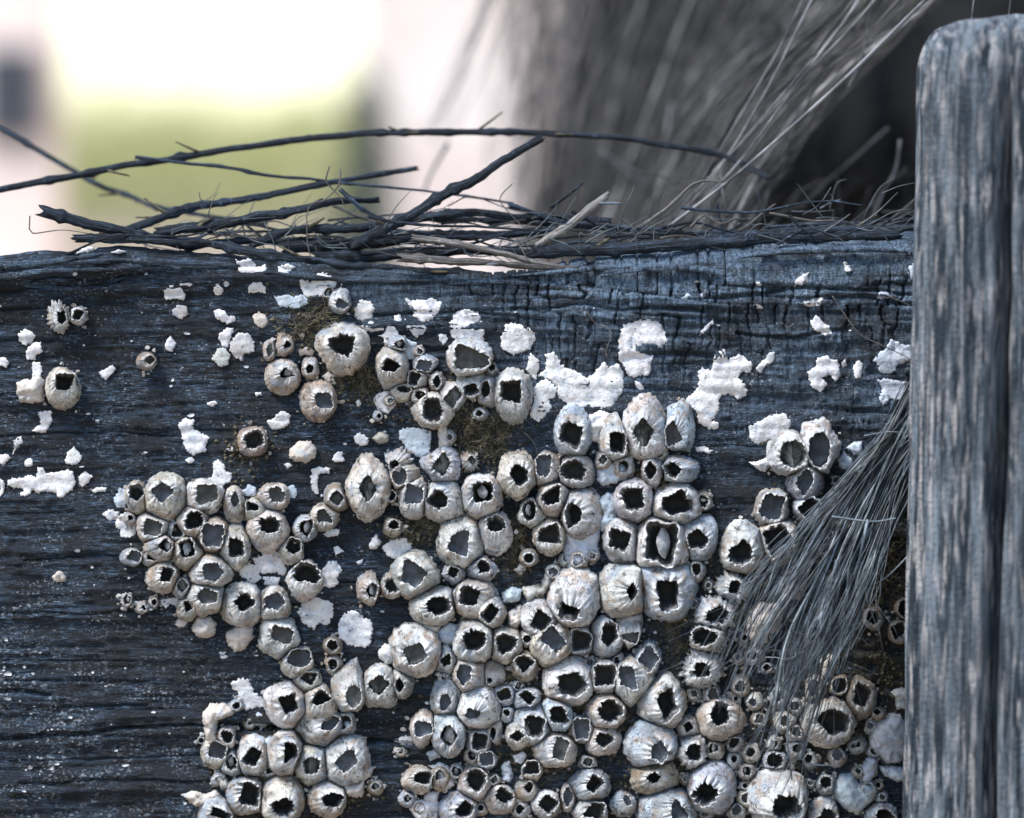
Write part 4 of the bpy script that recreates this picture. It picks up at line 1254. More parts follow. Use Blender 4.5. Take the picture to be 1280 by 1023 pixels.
# ------------------------------------------------------------------ sticks lying on the beam
def stick(pts, r, Y, label, mat=STICK, shade=1.0, taper=0.6, name="stick", seg=9, bump=0.16, n=None, twigs=()):
    """pts in photo pixels; Y a depth or one depth per point"""
    Ys = [Y] * len(pts) if not isinstance(Y, (list, tuple)) else Y
    W = np.array([at(a, b, y) for (a, b), y in zip(pts, Ys)])
    L = np.abs(np.diff(np.array(pts, float), axis=0)).sum(); n = n or max(24, int(L / 2.6)); seg = 14 if r > 3 else seg
    P = spline(W, n)
    sd_ = int(abs(pts[0][0] * 7 + pts[0][1] * 3)) % 50
    u = np.linspace(0, 1, n)
    P[:, 2] += (0.0007 * noise(u * L / 60, u * 0 + sd_, sd_) + 0.00012 * noise(u * L / 16, u * 0 + sd_, sd_ + 5)) * np.sin(np.pi * u); P[:, 1] += 0.0008 * noise(u * L / 40, u * 0 + sd_ + 9, sd_ + 1)
    R = r * S * (1.02 if r > 3 else 0.95) * (1 - (1 - taper) * u) * (1 + 0.10 * noise(u * L / 22, u * 0 + 2.2, sd_ + 2))
    c = P[n // 2].copy()
    if r > 2 and name == "stick":                        # swollen nodes and splintered, uneven ends
        for q_ in range(int(L / 90)): R = R * (1 + 0.35 * np.exp(-((u - ((q_ + .5) / (L / 90) + .13 * math.sin(q_ * 5 + sd_))) * L / 7) ** 2))
    V, F = tube(P - c, R, seg, bump, sd_)
    if name == "stick":
        er = np.random.default_rng(sd_ + 3); dv = P[0] - P[4]; dv /= np.linalg.norm(dv); V[:seg] += dv * er.uniform(-.3, 2.2, (seg, 1)) * R[0]; dv = P[-1] - P[-5]; dv /= np.linalg.norm(dv); V[(n - 1) * seg:n * seg] += dv * er.uniform(-.3, 2.2, (seg, 1)) * R[-1]
    sme = mesh_from(name, V, F, mat); ca = sme.color_attributes.new("bark", 'FLOAT_COLOR', 'POINT')
    tb = np.linspace(0, 2 * np.pi, seg, endpoint=False); kk = np.zeros((n * seg + 2, 4)); kk[:n * seg, 0] = np.tile(np.cos(tb), n); kk[:n * seg, 1] = np.tile(np.sin(tb), n); kk[:n * seg, 2] = np.repeat(u * L * 0.02 + sd_, seg)
    ca.data.foreach_set("color", kk.astype(np.float32).ravel())
    o = obj(name, sme, None, c)
    o.color = (shade, shade, shade * 1.02, 1)
    if r > 4 and name == "stick":                        # small side shoots, broken short
        er = np.random.default_rng(sd_ + 8)
        for q_ in range(max(1, int(L / 170))):
            k0 = int(er.integers(int(n * .1), int(n * .9))); dx = er.choice([-1, 1]); ln = er.uniform(8, 30) * S; up = er.uniform(-.3, 1)
            Pt = spline(np.array([P[k0], P[k0] + np.array([dx * ln * .6, -.2 * ln, up * ln * .5]), P[k0] + np.array([dx * ln * 1.2, er.normal(0, .2) * ln, up * ln])]), 9)
            V, F = tube(Pt - c, np.linspace(.45, .22, 9) * R[k0], 6, .1, 3); t_ = obj("side_shoot", mesh_from("side_shoot", V, F, FIBRE if mat is TWIG else ALGAE), o); t_.color = o.color
    for tp, tr in twigs:
        Wt = np.array([at(a, b, Ys[0]) for a, b in tp]); Pt = spline(Wt, 14)
        V, F = tube(Pt - c, np.linspace(1, .6, 14) * tr * S, 6, 0.1, 3)
        t_ = obj("twig", mesh_from("twig", V, F, mat), o); t_.color = o.color
    if label: tag(o, label, "stick", "sticks lying on the beam")
    return o
stick([(-120, 262), (0, 238), (100, 218), (200, 200), (300, 186), (430, 170), (560, 166), (640, 165), (740, 170), (830, 181), (905, 196), (960, 222)], 4.6, [.02, .03, .035, .04, .045, .05, .05, .05, .05, .05, .05, .04], "longest dark stick arching across the gap above all the others", seg=8, bump=.08, taper=.85)
stick([(-60, 128), (10, 167), (90, 213), (150, 243), (215, 262), (330, 280)], 4.2, [.09, .085, .08, .075, .06, .05], "thin dark stick slanting down behind the longest stick", shade=1.5, bump=.08)
stick([(172, 197), (260, 207), (400, 226), (480, 233), (560, 243), (640, 254)], 2.6, .035, "thin grey stick crossing the longest stick near its left end", shade=2.4, bump=.08)
stick([(58, 266), (100, 277), (160, 293), (230, 306)], 7.0, [-.002, .002, .006, .010], "thick dark broken stub sticking out to the upper left", taper=.9)
stick([(100, 299), (150, 299), (250, 304), (340, 318), (470, 334), (600, 343)], 5.5, [.002, .002, .001, .001, .002, .004], "dark bark strip lying along the beam's front top edge", shade=1.3, taper=.7, bump=.3)
stick([(150, 292), (210, 269), (250, 258), (320, 248), (400, 231), (470, 219), (518, 211)], 5.4, [.01, .02, .026, .03, .035, .04, .044], "bluish stick rising right with a blunt dark tip", shade=1.5)
stick([(202, 290), (260, 284), (330, 270), (420, 253), (470, 250)], 6.2, [.012, .014, .016, .02, .024], "knobbly dark stick lying below the bluish rising stick", bump=.28)
stick([(320, 303), (370, 287), (450, 284), (560, 268), (660, 271), (760, 276)], 6.0, [.012, .014, .018, .024, .028, .03], "dark stick under the diagonal stick's middle", bump=.2)
stick([(445, 304), (490, 283), (540, 254), (600, 219), (672, 175)], 6.6, [.008, .012, .016, .018, .02], "straight dark diagonal stick pointing up right, blunt tip", taper=.8)
stick([(428, 240), (452, 259), (495, 282)], 3.2, .012, "short thin grey stick leaning against the diagonal stick's lower end", shade=2.4)
stick([(520, 298), (580, 308), (640, 320), (705, 335)], 4.0, [.002, 0, -.001, .001], "pale thin twig sloping down over the front edge", TWIG, .75)
stick([(505, 323), (560, 326), (640, 333), (720, 336)], 5.2, [-.002, -.002, -.001, .001], "grey splintered stick with a flat broken end below the pale sloping twig", TWIG, .42, bump=.3)
stick([(676, 305), (715, 279), (756, 246)], 5.0, [.006, .008, .010], "short pale twig with broken end standing up at an angle", TWIG, 1.05, taper=.9)
stick([(672, 315), (760, 311), (850, 305), (940, 300), (1030, 298), (1120, 294)], 8.0, [.006, .006, .006, .008, .008, .008], "long thick dark stick with pale cut end lying on the right half", shade=1.1, taper=.7)
stick([(360, 310), (450, 304), (560, 297), (690, 288)], 8.5, [.014, .016, .02, .024], "thick black stick at the bottom of the heap", shade=.7)
stick([(400, 322), (500, 318), (600, 312), (680, 318)], 7.5, [.01, .012, .014, .012], "thick black stick wedged under the grey splintered stick", shade=.75)
stick([(520, 272), (620, 277), (700, 280), (800, 289)], 4.5, .032, "dark thin stick behind the short pale twig", shade=1.0)
stick([(640, 258), (720, 280), (830, 288), (930, 291), (1010, 286)], 3.0, .024, "thin grey stick curving along behind the long thick stick", shade=2.6)
stick([(860, 300), (960, 292), (1060, 288), (1180, 282)], 6.0, .022, "bluish-grey stick behind the long thick stick, near the post", shade=1.6)
stick([(988, 271), (1000, 285), (1016, 297)], 2.2, .002, "tiny leaning peg with a pale tip on the long thick stick", shade=.8)
stick([(800, 284), (832, 262), (868, 230), (905, 226)], 2.6, .012, "thin pale bent twig with hooked tip among the strands", TWIG, .7)
stick([(690, 258), (716, 238), (728, 230)], 2.4, .02, "tiny dark upright twig behind the short pale twig", shade=.9)
stick([(232, 316), (250, 307), (330, 300), (420, 303)], 4.0, .016, "thin black stick below the knobbly dark stick", shade=.9)
stick([(896, 256), (900, 275), (904, 294)], 2.0, .018, "tiny upright grey twig near the bent hooked twig", shade=2.2)
stick([(925, 288), (945, 275), (968, 256)], 2.0, .016, "tiny slanting pale twig left of the leaning peg", TWIG, .6)
rng = np.random.default_rng(61); STEMS = []
for k in range(40):
    xc = rng.uniform(300, 1110) if k % 4 else rng.uniform(180, 600); ln = rng.uniform(60, 240); sl = rng.normal(-.02, .16)
    yc = np.interp(xc, [150, 350, 550, 700, 900, 1080], [292, 295, 300, 300, 292, 286]) - abs(rng.normal(0, 14)) + 8
    pts = [(xc - ln / 2, yc - sl * ln / 2 + rng.normal(0, 3)), (xc - ln / 6 + rng.normal(0, 5), yc + rng.normal(0, 5)), (xc + ln / 5 + rng.normal(0, 5), yc + rng.normal(0, 5)), (xc + ln / 2, yc + sl * ln / 2 + rng.normal(0, 4))]
    STEMS.append((xc, pts, rng.uniform(1.0, 2.7), rng.uniform(.0, .035), rng.choice([.6, .9, 1.3, 2.0, 2.6]), rng.random() < .18))
STEMS.sort(key=lambda q_: q_[0])
tens = ["first", "second", "third", "fourth", "fifth", "sixth", "seventh", "eighth", "ninth", "tenth", "eleventh", "twelfth", "thirteenth", "fourteenth", "fifteenth", "sixteenth", "seventeenth", "eighteenth", "nineteenth", "twentieth"]
for k, (xc, pts, r, Y, g_, pale) in enumerate(STEMS):
    side = f"{tens[k]} from the heap's left end" if k < 20 else f"{tens[39 - k]} from the post side"
    stick(pts, r, Y, ("pale " if pale else "dark " if g_ < 1 else "greyish ") + ("short " if abs(pts[0][0] - pts[-1][0]) < 140 else "long ") + "thin stem in the heap on the beam, " + side, TWIG if pale else STICK, .6 if pale else g_, name="stem", seg=7, bump=.15, taper=.5)
J = Joined()
for k in range(230):
    xc = rng.uniform(130, 1130); yc = np.interp(xc, [100, 350, 550, 700, 900, 1140], [300, 306, 318, 312, 300, 288]) - abs(rng.normal(0, 16)); ln = rng.uniform(12, 70); an = rng.normal(0, .7)
    P = [(xc, yc), (xc + math.cos(an) * ln * .5 + rng.normal(0, 5), yc - math.sin(an) * ln * .5 + rng.normal(0, 5)), (xc + math.cos(an) * ln + rng.normal(0, 6), yc - math.sin(an) * ln + rng.normal(0, 6))]
    Y = rng.uniform(.0, .035); V, F = tube(spline(np.array([at(a, b_, Y) for a, b_ in P]), 9), np.linspace(.7, .35, 9) * rng.uniform(.6, 1.7) * S, 4, cap=False); J.add(V, F)
me_ = J.build("fine_debris", FIBRE); fd = obj("fine_debris", me_); fd.color = (.5, .5, .48, 1)
tag(fd, "hair-thin dry fibres and chaff caught among the sticks on the beam", "debris", kind="stuff")
for pts, r in [([(-30, 349), (20, 345), (70, 338), (140, 337)], 4), ([(30, 357), (90, 362), (130, 356), (160, 345)], 3.2), ([(60, 331), (150, 326), (230, 329), (300, 332)], 4), ([(-30, 333), (30, 331), (80, 326), (130, 318)], 4.5),
               ([(330, 340), (400, 348), (470, 352), (560, 350)], 3.5), ([(640, 345), (700, 340), (760, 334), (800, 336)], 3.2), ([(750, 345), (820, 335), (880, 338), (905, 345)], 4.5), ([(925, 322), (1000, 314), (1080, 312), (1140, 316)], 4), ([(560, 356), (620, 352), (690, 354)], 3)]:
    P = spline(np.array([at(a, b_, -.0016) for a, b_ in pts]), 60); u = np.linspace(0, 1, 60); P[:, 1] = -face_h(P[:, 0], P[:, 2]) - .0003
    V, F = tube(P, r * S * np.sin(np.pi * np.clip(u * .96 + .02, 0, 1)) ** .5 * (1 + .35 * noise(u * 14, u * 0 + pts[0][0], 52)) + 1e-5, 10, .3, int(abs(pts[0][0])) % 40)
    sme = mesh_from("splinter", V, F, WOOD); ca = sme.color_attributes.new("zones", 'FLOAT_COLOR', 'POINT'); k_ = np.tile(np.array([.25 if pts[0][0] < 500 else .8, .3, 0, 1], np.float32), len(V)); ca.data.foreach_set("color", k_)
    obj("splinter", sme, beam)
for pts, r, Y, lab in [
    ([(412, 208), (408, 228), (425, 246), (430, 258)], 1.1, .01, "wiry curled fibre on the heap near the thin grey stick"),
    ([(425, 212), (424, 230), (405, 250), (385, 262), (384, 300), (388, 320)], 1.2, .006, "wiry fibre hanging down from the heap to the front edge"),
    ([(37, 270), (40, 292), (80, 287), (110, 292)], 0.9, .004, "hair-thin fibre beside the thick broken stub"),
    ([(734, 391), (745, 404), (758, 408), (764, 420), (757, 440), (760, 450)], 0.9, -.0022, "thin forked pale fibre stuck on the beam above the widest scar"),
    ([(1040, 370), (1062, 402), (1078, 418), (1102, 430), (1142, 452)], 0.9, -.004, "thin pale fibre slanting to the post across the bluish scars"),
    ([(1110, 370), (1128, 378), (1146, 388)], 0.9, -.004, "short thin fibre between the uppermost bluish scar and the post"),
    ([(655, 541), (668, 556), (672, 570)], 0.7, -.003, "hair-thin curved fibre above the barnacle pair under the large algae tuft"),
    ([(640, 230), (625, 248), (640, 268), (655, 285)], 1.0, .016, "wiry grey fibre curling behind the diagonal stick"),
    ([(560, 258), (590, 246), (640, 262), (690, 268)], 1.0, .02, "wiry grey fibre lying over the dark sticks"),
    ([(645, 300), (652, 312), (660, 326)], 1.2, -.001, "short pale fibre by the long thick stick's cut end")]:
    stick(pts, r, Y, lab, TWIG, .8, name="fibre_strand", seg=5, bump=0)

# ------------------------------------------------------------------ frayed rope spilling from behind the post
rope = bpy.data.objects.new("frayed_rope", None); COL.objects.link(rope)
rope.location = at(1170, 500, -0.02)
tag(rope, "frayed grey rope end fanning down over the barnacles from behind the post", "rope")
RC = np.array(rope.location)
rng = np.random.default_rng(21)
# twisted rope piece that the fibres come from, held behind the post
for k in range(3):
    u = np.linspace(0, 1, 60)
    ax_ = spline(np.array([at(1152, 545, -.016), at(1185, 470, -.02), at(1230, 380, -.022), at(1290, 300, -.018)]), 60)
    ph = u * 16 + k * 2.094
    P = ax_ + 0.0032 * np.stack([np.cos(ph), np.sin(ph), np.sin(ph) * .4], -1)
    V, F = tube(P - RC, 0.0034, 9, 0.12, k)
    o = obj("rope_lay", mesh_from("rope_lay", V, F, FIBRE), rope); o.color = (.8, .8, .8, 1)
TIPS = np.array([(848, 880), (874, 902), (906, 925), (935, 968), (968, 985), (992, 935), (1012, 890), (1036, 850)], float)
def lock(rng, s_):
    """the middle line of one lock of fibres, in photo pixels and depth"""
    a0 = np.array([1150 + rng.normal(0, 10), 506 + 40 * s_ + rng.normal(0, 14)])
    q_ = s_ * (len(TIPS) - 1); i_ = min(int(q_), len(TIPS) - 2); tp = TIPS[i_] * (1 - (q_ - i_)) + TIPS[i_ + 1] * (q_ - i_)
    d_ = tp - a0; nrm = np.array([d_[1], -d_[0]]) / np.linalg.norm(d_)
    bow = -24 * (1 - s_) + 4 + rng.normal(0, 9)
    tp = a0 + d_ * rng.uniform(.84, 1.08)
    return np.array([[*a0, -.012], [*(a0 + .3 * d_ + nrm * bow * .8), -.016], [*(a0 + .62 * d_ + nrm * bow), -.024 - abs(rng.normal(0, .006))], [*tp, -.026 - abs(rng.normal(0, .012))]])
LOCKS = [lock(rng, s_) for s_ in np.clip(np.linspace(0, 1, 26) + rng.normal(0, .03, 26), 0, 1)]
def fan(rng):
    """one fibre of a lock"""
    L_ = LOCKS[int(len(LOCKS) * rng.random() ** 0.85)].copy()
    o_ = rng.normal(0, 1, 2)
    for k_, sp in enumerate((6, 4.5, 4.5, 9)): L_[k_, :2] += o_ * sp + rng.normal(0, 2.6, 2); L_[k_, 2] += rng.normal(0, .0022)
    e = rng.choice([rng.uniform(.2, .7), rng.uniform(.7, 1.1)]); L_[3] = L_[2] + (L_[3] - L_[2]) * e
    if rng.random() < .35: L_[3, :2] += rng.normal(0, 30, 2); L_[2, :2] += rng.normal(0, 10, 2)
    Q = spline(np.array([at(p[0], p[1], p[2]) for p in L_]), 22); u_ = np.linspace(0, 1, 22); sd_ = int(rng.integers(60))
    for ax_ in range(3): Q[:, ax_] += u_ * S * 10 * noise(u_ * 4.5 + sd_ * 3.3, u_ * 0 + ax_ * 7.1, sd_)
    return Q
for k in range(165):
    P = fan(rng)
    V, F = tube(P - RC, np.linspace(1.15, .35, 22) * rng.choice([.5, .7, .9, 1.2, 1.9]) * S, 5)
    o = obj("strand", mesh_from("strand", V, F, FIBRE), rope); g_ = rng.choice([.15, .3, .5, .6, .8, 1.5]) * rng.uniform(.8, 1.2); wm = rng.uniform(.9, 1.12); o.color = (g_ * wm, g_, g_ / wm, 1)
J = Joined()
for k in range(130):
    P = fan(rng); V, F = tube(P - RC, np.linspace(.7, .3, 22) * rng.uniform(.7, 1.2) * S, 4, cap=False); J.add(V, F)
o = obj("fine_strands", J.build("fine_strands", FIBRE), rope); o["kind"] = "stuff"; o.color = (.55, .59, .62, 1)
# a few stiff loose fibres with kinks
for pts, r in [([(1035, 790), (1015, 900), (1003, 950), (1050, 958)], 1.2), ([(1085, 650), (1060, 760), (1030, 860), (1018, 905)], 1.9), ([(1045, 700), (1025, 800), (985, 890), (990, 975)], 1.5), ([(965, 832), (1010, 838), (1045, 814)], 1.0), ([(1040, 646), (1090, 652), (1120, 648)], 1.2), ([(1140, 690), (1110, 720), (1085, 735)], 1.0), ([(1080, 545), (1110, 540), (1135, 542)], .8)]:
    P = spline(np.array([at(a, b, -.022) for a, b in pts]), 22); V, F = tube(P - RC, np.linspace(1.1, .7, 22) * r * S, 6)
    o = obj("strand", mesh_from("strand", V, F, FIBRE), rope); o.color = (1.0, 1.05, 1.1, 1)

# ------------------------------------------------------------------ the weathered post at the right
PY = -0.066
pl = at(1143, 500, PY + 0.02).x + 0.0012; pw = 0.034                       # left edge and half width
nth, nz = 300, 380
th = np.linspace(0, 2 * np.pi, nth, endpoint=False)
zt_p = at(1280, 20, PY).z; zl = np.r_[np.linspace(GROUND_Z - .02, -0.16, 20)[:-1], np.linspace(-0.16, zt_p - 0.017, nz)]
cxp = pl + pw
def post_ring(z, shrink=0.0, dz=0.0):
    c_, s_ = np.cos(th), np.sin(th)
    e = 3.2
    rr_ = (np.abs(c_) ** e + np.abs(s_) ** e) ** (-1 / e)
    arc = th * 0.034
    zz = z + 0 * th
    lean = -0.0018 * (0 - z) / 0.15
    g_ = 0.0014 * noise(arc * 420, zz * 12 + 3, 44) + 0.0010 * noise(arc * 1100, zz * 18, 45) + 0.0008 * noise(arc * 120, zz * 6, 46)
    # one deep drying split and several shallow ones, on the faces seen from the front
    for ct, w_, d_, sd_ in ((4.31, .050, .0200, 1), (3.95, .016, .0022, 2), (4.95, .02, .004, 3), (3.60, .016, .0016, 4), (4.15, .012, .0015, 6)):
        cc = ct + 0.03 * noise(zz * 11, zz * 0 + sd_, 47) + 0.012 * noise(zz * 50, zz * 0 + sd_, 48)
        g_ = g_ - d_ * (0.25 + 0.75 * smooth(zt_p - .012, zt_p - .05, z + dz) if sd_ == 1 else 1.0) * (1 + .35 * noise(zz * 30, zz * 0 + sd_, 53)) * np.exp(-(((th - cc) / w_) ** 2))
    r = (pw * rr_ - shrink) + g_
    return np.stack([cxp + lean + r * c_, PY + pw * .75 + r * s_ * 0.75, zz + dz], -1)
Vp = [post_ring(z) for z in zl]
for a in np.linspace(0, np.pi / 2, 16)[1:]:
    sh_ = 0.012 * (1 - math.cos(a)) + (0.006 * max(0, (a - 1.1) / .47) if a > 1.1 else 0)
    Vp.append(post_ring(zl[-1] , sh_, 0.017 * math.sin(a)))
for f_ in (.75, .5, .25, .08):
    r_ = post_ring(zl[-1], 0.0185, 0.017); c_ = r_.mean(0); r_ = c_ + (r_ - c_) * f_; r_[:, 2] += 0.0012 * noise(r_[:, 0] * 200, r_[:, 1] * 200, 49) + 0.001 * (1 - f_)
    Vp.append(r_)
Vp = np.array(Vp); nrp = len(Vp); Vq = np.vstack([Vp.reshape(-1, 3), Vp[-1].mean(0)[None]])
j_ = np.arange(nth); b_ = (nrp - 1) * nth
Fp = [ring_quads(nrp, nth), np.stack([b_ + j_, b_ + (j_ + 1) % nth, np.full(nth, nrp * nth)], -1)]
base = np.array([cxp, PY + pw * .75, GROUND_Z])
tag(obj("wooden_post", mesh_from("wooden_post", Vq - base, Fp, POSTM), None, base), "upright grey weathered wooden post with rounded top and long drying split", "post")

# ------------------------------------------------------------------ hanging thatch behind the beam, upper right
that = bpy.data.objects.new("thatch_bundle", None); COL.objects.link(that); that.location = (0.13, 0.4, GROUND_Z)
tag(that, "hanging bundle of grey palm thatch behind the beam, dark hollow underneath", "thatch")
TC = np.array(that.location)
# lumpy slab standing behind, coloured near black to give the hollow its shade
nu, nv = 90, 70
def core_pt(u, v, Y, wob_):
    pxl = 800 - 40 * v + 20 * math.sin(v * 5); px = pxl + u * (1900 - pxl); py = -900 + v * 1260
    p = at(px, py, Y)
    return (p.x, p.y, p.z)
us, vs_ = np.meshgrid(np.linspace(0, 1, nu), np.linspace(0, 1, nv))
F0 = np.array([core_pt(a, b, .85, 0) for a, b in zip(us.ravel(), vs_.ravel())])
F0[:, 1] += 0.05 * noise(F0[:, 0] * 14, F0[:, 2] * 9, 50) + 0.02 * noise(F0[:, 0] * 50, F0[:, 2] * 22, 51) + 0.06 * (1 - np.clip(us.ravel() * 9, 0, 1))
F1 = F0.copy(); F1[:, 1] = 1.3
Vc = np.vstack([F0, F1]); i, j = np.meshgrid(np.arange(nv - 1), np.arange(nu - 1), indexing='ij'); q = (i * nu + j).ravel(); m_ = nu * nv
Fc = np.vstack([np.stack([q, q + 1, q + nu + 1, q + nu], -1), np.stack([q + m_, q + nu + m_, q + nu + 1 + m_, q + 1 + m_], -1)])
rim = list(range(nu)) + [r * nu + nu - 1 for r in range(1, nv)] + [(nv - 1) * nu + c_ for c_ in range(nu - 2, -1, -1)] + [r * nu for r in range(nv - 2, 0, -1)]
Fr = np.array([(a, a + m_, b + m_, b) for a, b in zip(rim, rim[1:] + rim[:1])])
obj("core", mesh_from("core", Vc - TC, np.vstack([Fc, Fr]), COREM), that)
rng = np.random.default_rng(31)
def thatch_line(rng, near=False):
    u = -0.2 + 1.2 * math.sqrt(rng.random())
    xs_ = 690 + 460 * u + rng.normal(0, 14); xe = 690 + 175 * u + rng.normal(0, 26)
    top = (xs_ + (xs_ - xe) * .55 + rng.normal(0, 12), -180); end = (xe - rng.uniform(0, 20), 300 + rng.uniform(0, 60))
    mid = (xs_ * .45 + xe * .55 + rng.normal(0, 14), 140 + rng.normal(0, 20))
    Y = 0.62 - 0.42 * u + rng.normal(0, .07)
    Y = max(Y, .055)
    q_ = [top, (xs_ + rng.normal(0, 6), 0), mid, end]
    return spline(np.array([at(a, b, Y + d_) for (a, b), d_ in zip(q_, rng.normal(0, .012, 4))]), 16)
for k in range(260):
    P = thatch_line(rng); V, F = tube(P - TC, np.linspace(1.1, .8, 16) * rng.uniform(1.2, 5.0) * S, 5)
    o = obj("straw", mesh_from("straw", V, F, THATCH), that); g_ = rng.choice([.15, .4, .8, 1.3, 2.4]) * rng.uniform(.8, 1.2); o.color = (g_ * 1.02, g_, g_ * .98, 1)
J = Joined()
for k in range(1500):
    P = thatch_line(rng); V, F = tube(P - TC, np.linspace(1.0, .8, 16) * rng.uniform(.6, 1.8) * S, 4, cap=False); J.add(V, F)
# sparse ones that hang in the dark hollow
for k in range(90):
    a = (rng.uniform(860, 1180), -60 + rng.uniform(-60, 60)); b = (a[0] + rng.normal(-20, 60), rng.uniform(60, 170)); c_ = (b[0] + rng.normal(-30, 40), b[1] + rng.uniform(20, 80))
    P = spline(np.array([at(*a, .4), at(*b, .38), at(*c_, .36)]), 16); V, F = tube(P - TC, np.linspace(1, .6, 16) * rng.uniform(.8, 2) * S, 4, cap=False); J.add(V, F)
for k in range(100):
    a = (rng.uniform(860, 1190), rng.uniform(200, 300)); an = rng.normal(2.6, .6); ln = rng.uniform(40, 150)
    m_p = (a[0] + math.cos(an) * ln * .5 + rng.normal(0, 10), a[1] - math.sin(an) * ln * .5 * -1 + rng.normal(0, 10)); e_p = (a[0] + math.cos(an) * ln + rng.normal(0, 14), a[1] + math.sin(an) * ln * .8 + rng.normal(0, 14))
    Y = rng.uniform(.07, .35); P = spline(np.array([at(*a, Y), at(*m_p, Y), at(*e_p, Y)]), 12); V, F = tube(P - TC, np.linspace(1, .6, 12) * rng.uniform(.6, 1.6) * S, 4, cap=False); J.add(V, F)
o = obj("fine_straw", J.build("fine_straw", THATCH), that); o["kind"] = "stuff"; o.color = (.62, .60, .58, 1)
# the strands nearest the beam, sharp enough to tell apart
for pts, r, Y, g_ in [
    ([(1230, -60), (1157, 0), (1060, 95), (960, 185), (900, 235), (835, 284)], 3.6, .03, 1.5), ([(1050, -60), (1015, 0), (960, 110), (900, 210), (845, 275)], 2.6, .05, 1.2),
    ([(1110, -70), (1075, 0), (1000, 100), (930, 195), (880, 250)], 2.2, .045, 1.5), ([(1100, -60), (1060, 20), (985, 110), (925, 180), (870, 240)], 1.8, .05, 1.9),
    ([(1130, -60), (1085, 10), (1010, 90), (940, 165), (890, 215)], 1.5, .05, 1.9), ([(1030, -60), (985, 40), (940, 120), (880, 220), (850, 262)], 2.2, .06, 1.1),
    ([(1100, -80), (1090, 0), (1078, 70), (1060, 110)], 2.6, .07, .9), ([(1225, -40), (1216, 10), (1212, 60)], 1.4, .03, 1.5), ([(1270, -40), (1262, 10), (1258, 60)], 1.4, .03, 1.5),
    ([(1125, 175), (1120, 210), (1105, 240), (1090, 275)], 2.6, .10, 1.2), ([(1110, 160), (1060, 205), (1030, 230), (1000, 262)], 2.4, .14, .8), ([(900, 205), (905, 250), (920, 290)], 1.6, .05, 1.3),
    ([(840, 130), (830, 190), (825, 240)], 4.0, .22, 1.2), ([(750, 190), (800, 225), (850, 262)], 5.0, .22, .8), ([(560, 180), (540, 215), (530, 240)], 4.0, .18, .6)]:
    P = spline(np.array([at(a, b, Y) for a, b in pts]), 26); V, F = tube(P - TC, np.linspace(1, .7, 26) * r * .8 * S, 7, .1)
    o = obj("straw", mesh_from("straw", V, F, THATCH), that); g_ *= 2.0; g_ *= .55; o.color = (g_, g_ * 1.02, g_ * 1.05, 1)
# loose pale straws drifting left of the bundle
for k in range(34):
    a = (rng.uniform(600, 760), -50); b = (a[0] - rng.uniform(20, 70), rng.uniform(60, 140)); c_ = (b[0] - rng.uniform(10, 60), b[1] + rng.uniform(40, 110))
    Y = rng.uniform(.3, .5); P = spline(np.array([at(*a, Y), at(*b, Y), at(*c_, Y)]), 14); V, F = tube(P - TC, np.linspace(1, .5, 14) * rng.uniform(.8, 1.8) * S, 4)
    o = obj("straw", mesh_from("straw", V, F, THATCH), that); o.color = (1.3, 1.2, 1.15, 1)

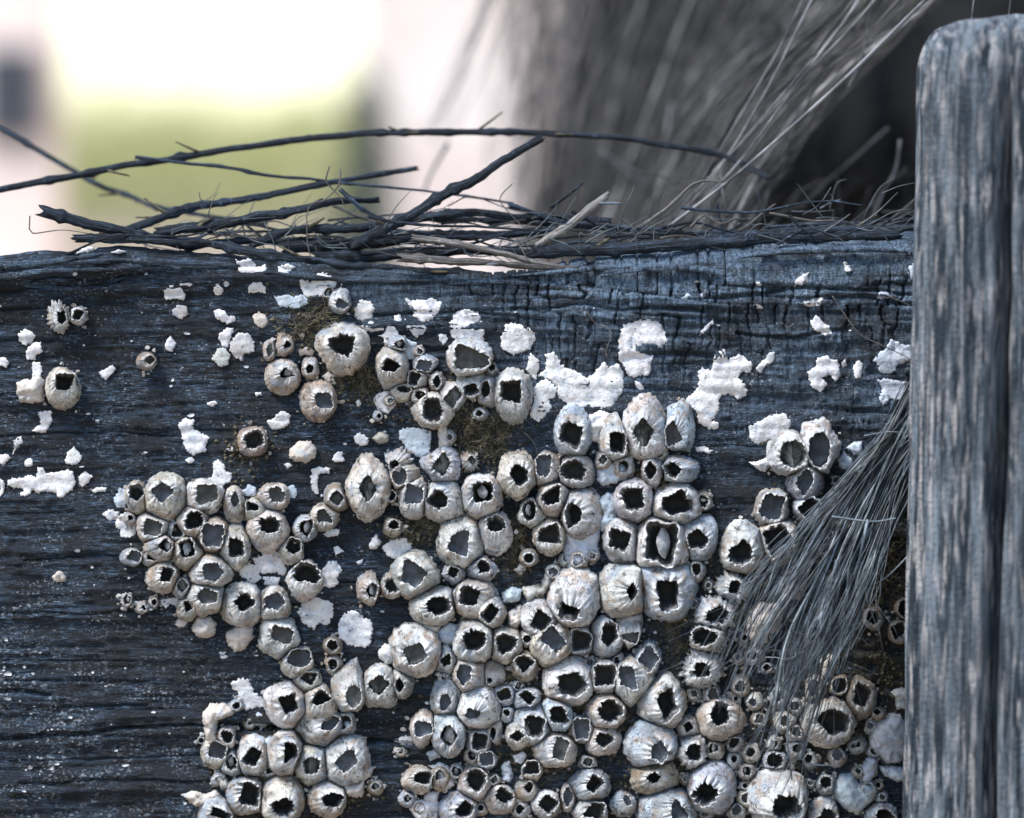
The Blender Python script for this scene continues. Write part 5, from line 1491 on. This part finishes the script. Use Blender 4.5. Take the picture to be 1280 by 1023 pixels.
# ------------------------------------------------------------------ far surroundings, all out of focus
def box(lo, hi):
    (a, b, c), (d, e, f) = lo, hi
    V = np.array([(a, b, c), (d, b, c), (d, e, c), (a, e, c), (a, b, f), (d, b, f), (d, e, f), (a, e, f)], float)
    return V, np.array([(0, 3, 2, 1), (4, 5, 6, 7), (0, 1, 5, 4), (1, 2, 6, 5), (2, 3, 7, 6), (3, 0, 4, 7)])
def building(name, label, pxl, pxr, Y, H, openings, dep=4.0):
    x0, x1_ = at(pxl, 200, Y).x, at(pxr, 200, Y).x
    root = bpy.data.objects.new(name, None); COL.objects.link(root); root.location = ((x0 + x1_) / 2, Y, GROUND_Z)
    tag(root, label, "building")
    J = Joined(); hw = (x1_ - x0) / 2
    V, F = box((-hw, 0, -.1), (hw, dep, H)); J.add(V, F)
    obj("wall", J.build("wall", WALLM, False), root)
    V, F = box((-hw - .02, -.12, H), (hw + .02, dep + .12, H + .16)); obj("roof_edge", mesh_from("roof_edge", V, F, WALLM, False), root)
    for a, b, c_, d in openings:
        V, F = box((a * hw, -.03, b), (c_ * hw, .06, d)); obj("window", mesh_from("window", V, F, DARKM, False), root)
building("rendered_hut", "pale pinkish rendered hut, blurred behind the thatch", 452, 1000, 6.0, 3.2, [(.35, 1.0, .85, 2.1)])
zc_ = at(20, 125, 7.0).z - GROUND_Z
building("rendered_shed", "pale blurred shed at the far left with a dark window", -420, 70, 7.0, 3.0, [(.62, zc_ - .10, .93, zc_ + .13)], .12)
def leafy(name, px, Y, wid, dep, hgt, n, size, mat, label, cat, seed, stem=True, grass=False):
    rng = np.random.default_rng(seed); c = at(px, 250, Y); root = bpy.data.objects.new(name, None); COL.objects.link(root); root.location = (c.x, Y, GROUND_Z)
    u = rng.random((n, 3)); P = np.stack([(u[:, 0] - .5) * wid, (u[:, 1] - .5) * dep, hgt * u[:, 2] ** .8], -1)
    P[:, 2] *= (0.85 + .25 * noise(P[:, 0] * 2.1, P[:, 1] * 2.1, seed)) * (1 if grass else np.sqrt(np.clip(1 - (2 * P[:, 0] / wid) ** 2, .1, 1)))
    a = rng.normal(0, 1, (n, 3)); b = rng.normal(0, 1, (n, 3))
    if grass: a = a * .35 + np.array([0, 0, 1.3]); b = b * .2
    a *= size; b *= size * .55
    V = np.stack([P - a, P + b, P + a, P - b], 1).reshape(-1, 3); F = np.arange(4 * n).reshape(n, 4)
    o = obj("foliage", mesh_from("foliage", V, F, mat, False), root); o.color = (1, 1, 1, 1); o["kind"] = "stuff"
    if stem:
        for k in range(5):
            Q = np.array([(rng.normal(0, .03), 0, -.02), (rng.normal(0, wid * .12), 0, hgt * .4), (rng.normal(0, wid * .25), 0, hgt * .8)])
            V, F = tube(spline(Q, 10), np.linspace(.02, .006, 10), 6); obj("stem", mesh_from("stem", V, F, STICK), root)
    tag(root, label, cat)
leafy("grass_bank", 270, 32.0, 9.0, 3.0, 1.42, 26000, .06, LEAF, "yellow-green stand of tall grass far behind the beam", "grass", 3, False, True)
leafy("shrub", 458, 5.6, .16, .2, .80, 420, .016, LEAFD, "narrow dark green shrub in front of the pale hut's corner", "shrub", 5)
